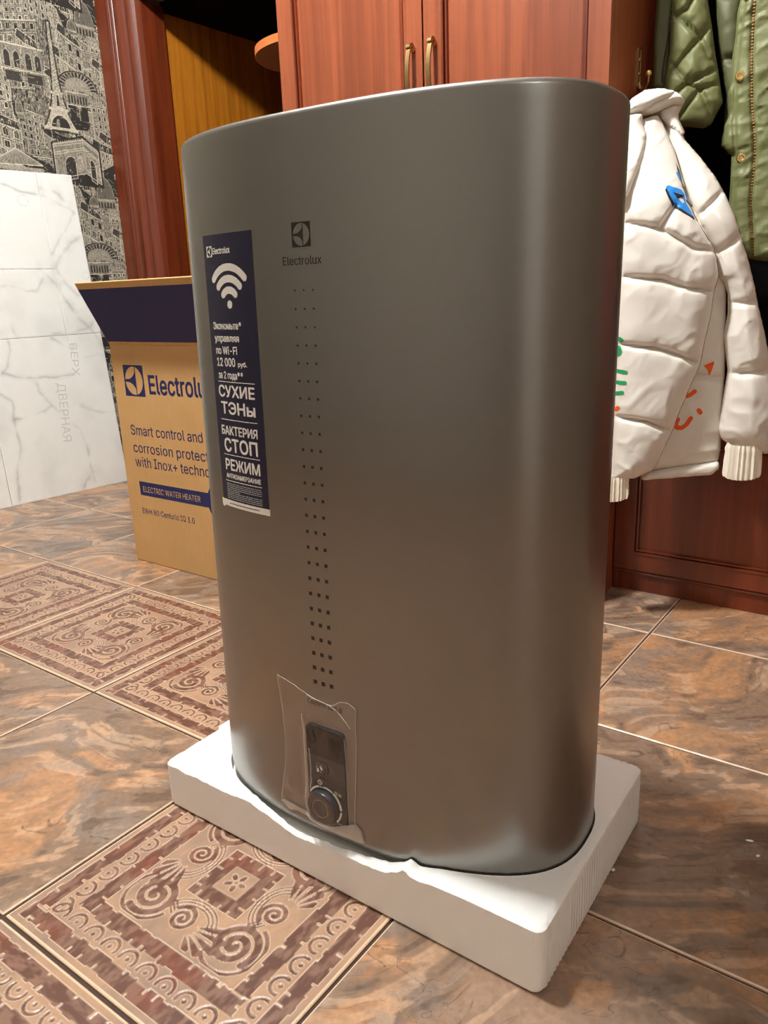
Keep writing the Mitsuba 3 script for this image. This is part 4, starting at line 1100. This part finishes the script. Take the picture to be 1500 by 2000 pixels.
# ------------------------------------------------------------------ hanging clothes: padded pieces cut from outlines in metres (x along the wall, z up)
CLOTH = {
 'body': [(1.141,1.138),(1.216,1.069),(1.32,0.884),(1.349,0.744),(1.358,0.598),(1.363,0.4),(1.36,0.374),(1.263,0.357),(1.2,0.346),(1.16,0.345),(1.153,0.602),(1.143,0.916),(1.125,1.077)],
 'hem': [(1.213,0.349),(1.263,0.36),(1.358,0.378),(1.362,0.368),(1.361,0.36),(1.348,0.346),(1.271,0.337),(1.214,0.331)],
 'rsl': [(1.173,1.094),(1.206,1.084),(1.231,1.04),(1.267,1.002),(1.303,0.96),(1.329,0.921),(1.353,0.878),(1.365,0.843),(1.38,0.801),(1.397,0.743),(1.407,0.702),(1.421,0.653),(1.433,0.603),(1.446,0.533),(1.456,0.457),(1.454,0.412),(1.446,0.394),(1.421,0.401),(1.393,0.405),(1.379,0.411),(1.36,0.428),(1.353,0.449),(1.358,0.533),(1.361,0.574),(1.349,0.647),(1.353,0.692),(1.35,0.73),(1.342,0.753),(1.333,0.763),(1.324,0.81),(1.313,0.826),(1.285,0.877),(1.251,0.942),(1.219,1.01),(1.2,1.042)],
 'rsl_seam0': [(1.281,0.877),(1.323,0.932)],
 'rsl_seam1': [(1.321,0.808),(1.37,0.849)],
 'rsl_seam2': [(1.344,0.711),(1.41,0.713)],
 'rsl_seam3': [(1.353,0.568),(1.439,0.576)],
 'rcuff': [(1.379,0.418),(1.406,0.413),(1.441,0.414),(1.442,0.395),(1.441,0.375),(1.44,0.353),(1.425,0.35),(1.411,0.351),(1.389,0.362),(1.378,0.374),(1.378,0.395)],
 'rcuffhole': [(1.384,0.368),(1.395,0.372),(1.419,0.369),(1.436,0.365),(1.438,0.358),(1.425,0.354),(1.411,0.355),(1.396,0.362)],
 'lsl': [(1.095,1.079),(1.127,1.087),(1.165,1.097),(1.174,1.087),(1.2,1.042),(1.219,1.01),(1.251,0.942),(1.277,0.887),(1.313,0.828),(1.323,0.805),(1.33,0.765),(1.324,0.736),(1.321,0.686),(1.314,0.638),(1.309,0.589),(1.295,0.548),(1.277,0.49),(1.267,0.451),(1.248,0.396),(1.24,0.372),(1.232,0.359),(1.198,0.34),(1.153,0.339),(1.152,0.433),(1.151,0.58),(1.153,0.772),(1.15,0.884),(1.123,0.991)],
 'lsl_seam0': [(1.238,0.901),(1.219,0.86)],
 'lsl_seam1': [(1.143,0.878),(1.188,0.869),(1.219,0.86),(1.254,0.837),(1.28,0.82),(1.319,0.815)],
 'lsl_seam2': [(1.146,0.773),(1.225,0.762),(1.271,0.745),(1.325,0.735)],
 'lsl_seam3': [(1.149,0.636),(1.223,0.626),(1.266,0.61),(1.314,0.587)],
 'lsl_seam4': [(1.149,0.482),(1.212,0.473),(1.27,0.445)],
 'lcuff': [(1.151,0.345),(1.175,0.342),(1.199,0.34),(1.197,0.326),(1.191,0.299),(1.179,0.296),(1.166,0.301),(1.152,0.305)],
 'collar': [(1.091,1.099),(1.111,1.131),(1.135,1.145),(1.159,1.146),(1.181,1.141),(1.199,1.132),(1.211,1.117),(1.209,1.107),(1.19,1.111),(1.172,1.102),(1.154,1.095),(1.136,1.092),(1.113,1.089),(1.096,1.079)],
 'collarin': [(1.167,1.103),(1.189,1.118),(1.211,1.115),(1.204,1.093),(1.208,1.08),(1.231,1.04),(1.205,1.057),(1.175,1.085)],
 'lapel': [(1.092,1.09),(1.121,1.096),(1.136,1.094),(1.142,1.07),(1.153,1.051),(1.157,1.031),(1.158,0.993),(1.156,0.972),(1.151,0.927),(1.136,0.916),(1.11,1.002)],
 'blue': [(1.214,0.939),(1.217,0.943),(1.243,0.934),(1.251,0.925),(1.256,0.91),(1.268,0.892),(1.275,0.88),(1.256,0.892),(1.238,0.904),(1.225,0.922)],
 'bluehole': [(1.229,0.929),(1.251,0.922),(1.245,0.915),(1.239,0.917)],
 'ball': [(1.241,0.916),(1.245,0.919),(1.251,0.916),(1.254,0.908),(1.25,0.908)],
 'blackedge': [(1.215,0.938),(1.226,0.922),(1.238,0.904),(1.256,0.892),(1.275,0.879),(1.276,0.876),(1.269,0.881),(1.253,0.891),(1.236,0.901),(1.224,0.918),(1.215,0.933)],
 'streakb': [(1.226,0.969),(1.23,0.97),(1.238,0.959),(1.242,0.948),(1.235,0.955)],
 'streakk': [(1.222,0.99),(1.228,0.98),(1.233,0.972),(1.238,0.961),(1.243,0.948),(1.252,0.935),(1.262,0.918),(1.257,0.922),(1.245,0.94),(1.236,0.959),(1.227,0.976)],
 'streakc': [(1.248,0.937),(1.255,0.931),(1.263,0.916),(1.259,0.916)],
 'streakd': [(1.256,0.916),(1.271,0.903),(1.27,0.9),(1.257,0.911)],
 'or_poly0': [(1.318,0.585),(1.334,0.592),(1.329,0.565),(1.326,0.575)],
 'or_line0': [(1.289,0.521),(1.296,0.524),(1.303,0.531)],
 'or_line1': [(1.313,0.491),(1.316,0.486)],
 'or_line2': [(1.275,0.471),(1.271,0.461),(1.275,0.453),(1.284,0.453),(1.292,0.461),(1.299,0.474)],
 'gr_line0': [(1.154,0.579),(1.169,0.577)],
 'gr_line1': [(1.154,0.555),(1.168,0.555)],
 'gr_line2': [(1.154,0.531),(1.164,0.534)],
 'gr_line3': [(1.155,0.628),(1.157,0.619),(1.154,0.613)],
 'gr_line4': [(1.155,0.646),(1.159,0.643)],
 'rd_line0': [(1.155,0.496),(1.158,0.501)],
 'loop': [(1.135,1.143),(1.135,1.152),(1.137,1.154),(1.142,1.144)],
 'pk_sleeve': [(1.133,1.585),(1.214,1.569),(1.221,1.446),(1.225,1.348),(1.228,1.323),(1.24,1.27),(1.25,1.218),(1.258,1.185),(1.271,1.123),(1.262,1.106),(1.251,1.082),(1.237,1.076),(1.196,1.084),(1.181,1.091),(1.16,1.111),(1.153,1.127),(1.153,1.184),(1.159,1.245),(1.157,1.299),(1.16,1.358),(1.149,1.458)],
 'pk_seam0': [(1.152,1.315),(1.17,1.298),(1.219,1.248),(1.238,1.21),(1.256,1.191)],
 'pk_seam1': [(1.245,1.284),(1.219,1.248),(1.174,1.2),(1.148,1.178)],
 'pk_seam2': [(1.154,1.218),(1.174,1.2),(1.199,1.163),(1.224,1.15),(1.248,1.105),(1.258,1.083)],
 'pk_seam3': [(1.262,1.19),(1.199,1.163),(1.151,1.129)],
 'pk_seam4': [(1.27,1.16),(1.224,1.15),(1.18,1.091)],
 'pk_seam5': [(1.223,1.373),(1.19,1.304),(1.17,1.298)],
 'pk_seam6': [(1.153,1.399),(1.212,1.34),(1.235,1.307)],
 'pk_lining': [(1.121,1.56),(1.151,1.554),(1.162,1.358),(1.161,1.244),(1.155,1.163),(1.129,1.166),(1.126,1.272),(1.128,1.363)],
 'pk_lzip': [(1.161,1.328),(1.159,1.303),(1.155,1.258),(1.15,1.217),(1.149,1.175)],
 'pk_inner': [(1.201,1.544),(1.284,1.528),(1.292,1.338),(1.315,1.029),(1.29,1.026),(1.273,1.038),(1.276,1.081),(1.276,1.139),(1.261,1.202),(1.253,1.244),(1.24,1.346)],
 'pk_front': [(1.299,1.571),(1.438,1.542),(1.508,1.304),(1.556,0.882),(1.507,0.799),(1.428,0.786),(1.366,0.795),(1.35,0.799),(1.326,0.808),(1.314,0.826),(1.304,0.859),(1.297,0.909),(1.297,0.957),(1.295,1.016),(1.288,1.019),(1.278,1.037),(1.277,1.077),(1.286,1.098),(1.279,1.139),(1.283,1.157),(1.282,1.207),(1.285,1.242),(1.285,1.287),(1.293,1.338),(1.297,1.433)],
 'pk_zip': [(1.303,1.524),(1.315,1.334),(1.315,1.276),(1.319,1.185),(1.327,1.102),(1.339,1.016),(1.339,0.919),(1.35,0.829),(1.352,0.807)],
 'pk_plk': [(1.3,1.337),(1.294,1.279),(1.292,1.229),(1.29,1.188),(1.292,1.137),(1.294,1.084),(1.302,1.009),(1.304,0.955),(1.306,0.899),(1.315,0.843),(1.324,0.817)],
 'pk_snaps': [(1.298,1.461),(1.302,1.314),(1.299,1.165),(1.314,1.006),(1.321,0.845)],
 'blk': [(1.095,1.204),(1.286,1.51),(1.548,1.398),(1.654,0.683),(1.681,0.3),(1.375,0.253),(1.272,0.296),(1.15,0.743)],
}

def sstep(a, b, x):
    t = np.clip((x - a) / (b - a), 0, 1)
    return t * t * (3 - 2 * t)
def y_jacket(x, z):
    return .45 + .43 * (x - 1.1) + .15 * sstep(.85, 1.15, z)
def y_parka(x, z):
    return .76 + .25 * (x - 1.4)
def y_coat(x, z):
    return .965 + 0 * x

class Padded:
    """A padded piece: an outline on a hanging surface, swollen towards the room, pinched along its seams and wrinkled."""
    def __init__(self, outline, surf, n, off, thick, rim, seams=(), seam_w=.008, seam_d=.8, wrinkle=.004, wscale=14, seed=1, step=.0042, stretch=(1, 1), back=.35, pucker=.0, dir_=0.0):
        self.surf, self.n, self.off, self.thick, self.rim, self.seams, self.sw, self.sd = surf, np.array(n) / np.linalg.norm(n), off, thick, rim, [LineString(s) for s in seams], seam_w, seam_d
        self.wr, self.ws, self.seed, self.stretch, self.pucker, self.dir = wrinkle, wscale, seed, stretch, pucker, dir_
        p = Polygon(outline)
        if not p.is_valid:
            p = p.buffer(0)
            p = max(p.geoms, key=lambda g: g.area) if hasattr(p, 'geoms') else p
        p = p.buffer(-.004).buffer(.008).buffer(-.004)
        self.poly = p
        self.step, self.back = step, back
    def height(self, P):
        pts = shapely.points(P)
        d = shapely.distance(self.poly.exterior, pts)
        inside = np.clip(d / self.rim, 0, 1)
        h = self.thick * np.sqrt(np.clip(1 - (1 - inside) ** 2, 0, 1))
        edge = np.clip(d / .010, 0, 1)
        pk = np.zeros(len(P))
        for s in self.seams:
            ds = shapely.distance(s, pts)
            h = h * (1 - self.sd * np.exp(-(ds / self.sw) ** 2)) 
            h = h * (1 - .28 * self.sd * np.exp(-(ds / (self.sw * 4)) ** 2))
            if self.pucker:
                al = np.array([s.project(q) for q in pts]) if len(P) < 60000 else P[:, 0]
                ph = meshkit.noise(np.c_[al * 55, 0 * al, 0 * al + 3], self.seed + 5) + .5 * meshkit.noise(np.c_[al * 130, 0 * al, 0 * al + 8], self.seed + 6)
                pk += self.pucker * (ph - .75) * np.exp(-(ds / .026) ** 2) * np.clip(ds / .004, 0, 1)
        a = math.radians(self.dir)
        q = np.c_[P[:, 0] * math.cos(a) + P[:, 1] * math.sin(a), P[:, 1] * math.cos(a) - P[:, 0] * math.sin(a)] * self.ws * np.array(self.stretch)
        Q = np.c_[q, np.zeros(len(P))]
        w = meshkit.fbm(Q, 2, self.seed)
        Q2 = Q + (np.c_[w, meshkit.fbm(Q + 9, 2, self.seed + 1), 0 * w] - .5) * 2.2
        r1 = 1 - np.abs(2 * meshkit.noise(Q2, self.seed + 2) - 1)
        r2 = 1 - np.abs(2 * meshkit.noise(Q2 * 2.3 + 4, self.seed + 3) - 1)
        crease = (r1 ** 3 - .35) + .45 * (r2 ** 3 - .35)
        soft = meshkit.fbm(Q * .45, 2, self.seed + 4) - .5
        return h + edge * (self.wr * crease + self.wr * 1.2 * soft + pk)
    def place(self, P, h):
        y = self.surf(P[:, 0], P[:, 1])
        return np.c_[P[:, 0], y, P[:, 1]] + self.n * (self.off + h)[:, None]
    def mesh(self):
        x0, z0, x1, z1 = self.poly.bounds
        X, Z = np.meshgrid(np.arange(x0, x1, self.step), np.arange(z0, z1, self.step))
        X = X + (np.arange(X.shape[0]) % 2)[:, None] * self.step * .5
        P = np.c_[X.ravel(), Z.ravel()]
        P = P[shapely.contains_xy(self.poly.buffer(-self.step * .6), P[:, 0], P[:, 1])]
        L = self.poly.exterior.length
        E = np.array([self.poly.exterior.interpolate(d).coords[0] for d in np.linspace(0, L, int(L / self.step), endpoint=False)])
        Q = np.vstack([P, E])
        T = Delaunay(Q).simplices
        c = Q[T].mean(1)
        T = T[shapely.contains_xy(self.poly, c[:, 0], c[:, 1])]
        h = self.height(Q)
        m, k = len(P), len(E)
        h[m:] = 0
        front = self.place(Q, h)
        cr = np.cross(Q[T[:, 1]] - Q[T[:, 0]], Q[T[:, 2]] - Q[T[:, 0]])
        T = np.where((cr > 0)[:, None], T, T[:, ::-1])
        d = np.clip(shapely.distance(self.poly.exterior, shapely.points(P)) / self.rim, 0, 1)
        back = self.place(P, -self.back * self.thick * np.sqrt(np.clip(1 - (1 - d) ** 2, 0, 1)) - .0006)
        mp = np.r_[len(Q) + np.arange(m), m + np.arange(k)]
        return trimesh.Trimesh(np.vstack([front, back]), np.vstack([T, mp[T][:, ::-1]]), process=False)
    def printed(self, shape, raise_=.0006, edge=.0035):
        """A flat print lying on the piece's front."""
        m = ext(shape, .0002)
        v, f = trimesh.remesh.subdivide_to_size(m.vertices, m.faces, edge, max_iter=14)
        h = self.height(v[:, :2])
        return trimesh.Trimesh(self.place(v[:, :2], h + raise_ + v[:, 2]), f, process=False)

NJ = (.394, -.919, 0)
jk = thing('down_jacket', 'white quilted down jacket with blue and orange prints hanging beside the wardrobe', 'jacket')
body = Padded(CLOTH['body'], y_jacket, NJ, -.004, .020, .05, seams=[[(1.34, .72), (1.37, .70)], [(1.17, .585), (1.37, .555)]], wrinkle=.0035, wscale=13, seed=21, pucker=.002)
put(jk + '__body', body.mesh(), 'm_down_white', smooth=True)
put(jk + '__hem', Padded(CLOTH['hem'], y_jacket, NJ, .004, .016, .012, wrinkle=.0035, wscale=26, seed=5).mesh(), 'm_down_white', smooth=True)
sr = Padded(CLOTH['rsl'], y_jacket, NJ, .008, .044, .062, seams=[CLOTH[f'rsl_seam{i}'] for i in range(4)], seam_w=.006, seam_d=.32, wrinkle=.0032, wscale=18, seed=33, stretch=(1, .8), pucker=.0020, dir_=20)
put(jk + '__sleeve', sr.mesh(), 'm_down_white', smooth=True)
sl = Padded(CLOTH['lsl'], y_jacket, NJ, .024, .042, .055, seams=[CLOTH[f'lsl_seam{i}'] for i in range(5)], seam_w=.0045, seam_d=.36, wrinkle=.0030, wscale=18, seed=47, stretch=(1.1, .75), pucker=.0024, dir_=-35)
put(jk + '__sleeve', sl.mesh(), 'm_down_white', smooth=True)
def cuff(outline, off, seed, lean):
    """A gathered rib cuff: a short tube pleated along its length."""
    p = np.array(outline)
    x0, x1, z0, z1 = p[:, 0].min(), p[:, 0].max(), p[:, 1].min(), p[:, 1].max()
    cx, rx = (x0 + x1) / 2, (x1 - x0) / 2
    cy = float(y_jacket(np.array(cx), np.array(z0))) - off
    n, V, Fc = 120, [], []
    th = np.arange(n) * 2 * np.pi / n
    ple = .0016 * np.cos(th * 22) + .001 * np.cos(th * 31 + seed)
    lev = [(z1 + .004, .90), (z1 - .006, 1.0), (z1 - .014, .96), ((z0 + z1) / 2, 1.0), (z0 + .008, 1.02), (z0 + .001, .98), (z0 + .001, .88), (z0 + .02, .82), (z1 - .01, .80)]
    for z, k in lev:
        r = 1 + ple / rx * 1.6
        zz = z + lean * np.cos(th) * rx * .3 + .22 * rx * np.sin(th) * (1 if z < (z0 + z1) / 2 else .5)
        V.append(np.c_[cx + rx * k * r * np.cos(th), cy + rx * .62 * k * r * np.sin(th) + .43 * rx * k * np.cos(th), zz])
    for i in range(len(lev) - 1):
        k = np.arange(n)
        j = (k + 1) % n
        Fc += [np.c_[i * n + k, i * n + j, (i + 1) * n + j], np.c_[i * n + k, (i + 1) * n + j, (i + 1) * n + k]]
    V.append(np.array([[cx, cy, z1 - .01]]))
    k = np.arange(n)
    Fc.append(np.c_[(len(lev) - 1) * n + k, (len(lev) - 1) * n + (k + 1) % n, np.full(n, len(lev) * n)])
    return trimesh.Trimesh(np.vstack(V), np.vstack(Fc)[:, ::-1], process=False)
k = put(jk + '__cuff', cuff(CLOTH['rcuff'], .028, 1, -.1), 'm_rib_white', smooth=40)
part_label(k, 'gathered white rib cuff')
put(jk + '__cuff', cuff(CLOTH['lcuff'], .040, 2, .25), 'm_rib_white', smooth=40)
labels[jk + '__cuff_001'] = {'label': 'gathered white rib cuff'}
put(jk + '__lapel', Padded(CLOTH['lapel'], y_jacket, NJ, .060, .018, .02, wrinkle=.005, wscale=24, seed=61).mesh(), 'm_down_white', smooth=True)
put(jk + '__hood_lining', Padded(CLOTH['collarin'], y_jacket, NJ, .030, .012, .02, wrinkle=.003, wscale=20, seed=65).mesh(), 'm_down_white', smooth=True)
put(jk + '__hood', Padded(CLOTH['collar'], y_jacket, NJ, .040, .040, .026, seams=[[(1.115, 1.09), (1.15, 1.108), (1.19, 1.128), (1.21, 1.132)]], seam_w=.003, seam_d=.25, wrinkle=.004, wscale=22, seed=71, back=.8).mesh(), 'm_down_white', smooth=True)
put(jk + '__hanging_loop', tube(curve([(1.140, .585, 1.128), (1.1300, .640, 1.150), (1.1180, .672, 1.166), (1.1150, .680, 1.167), (1.1185, .672, 1.164), (1.1330, .635, 1.146), (1.146, .585, 1.126)], 40), .0022, 8), 'm_rib_white', smooth=True)
B = lambda k: Polygon(CLOTH[k]).buffer(0)
pr1 = put(jk + '__blue_print', sl.printed(B('blue').difference(B('bluehole')).difference(B('ball')), .0008), 'm_blue')
put(jk + '__black_print', sl.printed(unary_union([B('bluehole').difference(B('ball')), B('blackedge').buffer(.0008)]), .0007), 'm_black')
put(jk + '__blue_print', sl.printed(unary_union([B('streakb'), B('streakc')]), .0008), 'm_blue')
put(jk + '__black_print', sl.printed(unary_union([B('streakk'), B('streakd')]), .0010), 'm_black')
put(jk + '__orange_print', body.printed(B('or_poly0').buffer(.001), .0010), 'm_orange')
for k, w in (('or_line0', .0042), ('or_line1', .0042), ('or_line2', .0042)):
    put(jk + '__orange_print', body.printed(LineString(CLOTH[k]).buffer(w), .0010), 'm_orange')
for i in range(5):
    put(jk + '__green_print', sl.printed(LineString(CLOTH[f'gr_line{i}']).buffer(.0040), .0010), 'm_green')
put(jk + '__orange_print', sl.printed(LineString(CLOTH['rd_line0']).buffer(.0035), .0010), 'm_orange')

NP = (.25, -.968, 0)
pk = thing('parka', 'olive green quilted parka with brass snaps hanging behind the white jacket', 'coat')
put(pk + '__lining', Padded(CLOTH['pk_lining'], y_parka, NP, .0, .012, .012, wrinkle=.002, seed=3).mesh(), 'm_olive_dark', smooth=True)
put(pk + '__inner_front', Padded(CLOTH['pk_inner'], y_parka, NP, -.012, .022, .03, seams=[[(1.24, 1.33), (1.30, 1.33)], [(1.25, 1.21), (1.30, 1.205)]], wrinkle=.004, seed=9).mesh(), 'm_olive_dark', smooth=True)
sv = Padded(CLOTH['pk_sleeve'], y_parka, NP, .006, .038, .050, seams=[CLOTH[f'pk_seam{i}'] for i in range(7)], seam_w=.0035, seam_d=.45, wrinkle=.0036, wscale=24, seed=14, pucker=.0030, dir_=30)
put(pk + '__sleeve', sv.mesh(), 'm_olive', smooth=True)
fr = Padded(CLOTH['pk_front'], y_parka, NP, .016, .022, .03, seams=[CLOTH['pk_plk'], CLOTH['pk_zip']], seam_w=.0035, seam_d=.40, wrinkle=.0042, wscale=22, seed=27, pucker=.0035, dir_=28, stretch=(.8, 1.3), step=.0036)
put(pk + '__front', fr.mesh(), 'm_olive', smooth=True)
def on_piece(P, pts, lift):
    q = np.array(pts, float)
    return P.place(q, P.height(q) + lift)
zp = curve([(a, b, 0) for a, b in CLOTH['pk_zip']], 120)[:, :2]
zz = put(pk + '__zip', tube(on_piece(fr, zp, .0008), .0022, 6), 'm_zip', smooth=True)
teeth = []
for i in range(0, 119):
    c = on_piece(fr, [zp[i]], .0030)[0]
    b = trimesh.creation.box((.0042, .0020, .0019))
    b.apply_translation(c)
    teeth.append(b)
put(zz + '__teeth', join(*teeth), 'm_gold')
labels[zz + '__teeth'] = {'kind': 'stuff', 'label': 'brass zip teeth'}
lz = curve([(a, b, 0) for a, b in CLOTH['pk_lzip']], 60)[:, :2]
LN = Padded(CLOTH['pk_lining'], y_parka, NP, .0, .012, .012, wrinkle=.002, seed=3)
put(pk + '__zip', tube(on_piece(LN, lz, .002), .0016, 6), 'm_black', smooth=True)
for a in CLOTH['pk_snaps']:
    c = on_piece(fr, [a], .0)[0]
    z = np.array(NP) / np.linalg.norm(NP)
    x = np.array([z[1], -z[0], 0]) * -1
    s = lathe([(0, -.006), (.0098, -.006), (.0098, .0020), (.0084, .0040), (.0055, .0042), (.0040, .0014), (0, .0014)], 28)
    put(pk + '__snap', moved(s, frame_of(c, x, np.cross(z, x), z)), 'm_gold', smooth=30)
labels[pk + '__snap'] = {'label': 'round brass snap button'}
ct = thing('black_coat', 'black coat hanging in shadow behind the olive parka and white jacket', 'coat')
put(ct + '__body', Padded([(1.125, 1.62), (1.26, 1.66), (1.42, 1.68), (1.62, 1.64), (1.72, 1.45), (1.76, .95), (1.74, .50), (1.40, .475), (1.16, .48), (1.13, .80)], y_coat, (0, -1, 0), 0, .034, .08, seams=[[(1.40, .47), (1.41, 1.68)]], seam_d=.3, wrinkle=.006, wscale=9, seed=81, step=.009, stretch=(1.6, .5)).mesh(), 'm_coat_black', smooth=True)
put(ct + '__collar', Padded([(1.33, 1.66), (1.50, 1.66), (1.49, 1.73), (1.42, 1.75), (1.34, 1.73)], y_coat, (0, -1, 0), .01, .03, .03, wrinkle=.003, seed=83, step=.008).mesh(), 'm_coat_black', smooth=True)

rc = thing('red_coat', 'red padded coat hanging to the right of the olive parka', 'coat')
put(rc + '__body', Padded([(1.95, 1.50), (2.03, 1.58), (2.12, 1.50), (2.14, .80), (2.12, .52), (1.95, .52), (1.93, .85)], y_coat, (0, -1, 0), .0, .10, .09, seams=[[(1.7, z), (2.3, z)] for z in (.75, .95, 1.15, 1.35)], wrinkle=.004, seed=91, step=.012).mesh(), 'm_red', smooth=True)
put(rc + '__collar', Padded([(1.97, 1.55), (2.09, 1.55), (2.08, 1.63), (1.98, 1.63)], y_coat, (0, -1, 0), .03, .04, .03, seed=92, step=.008).mesh(), 'm_red', smooth=True)
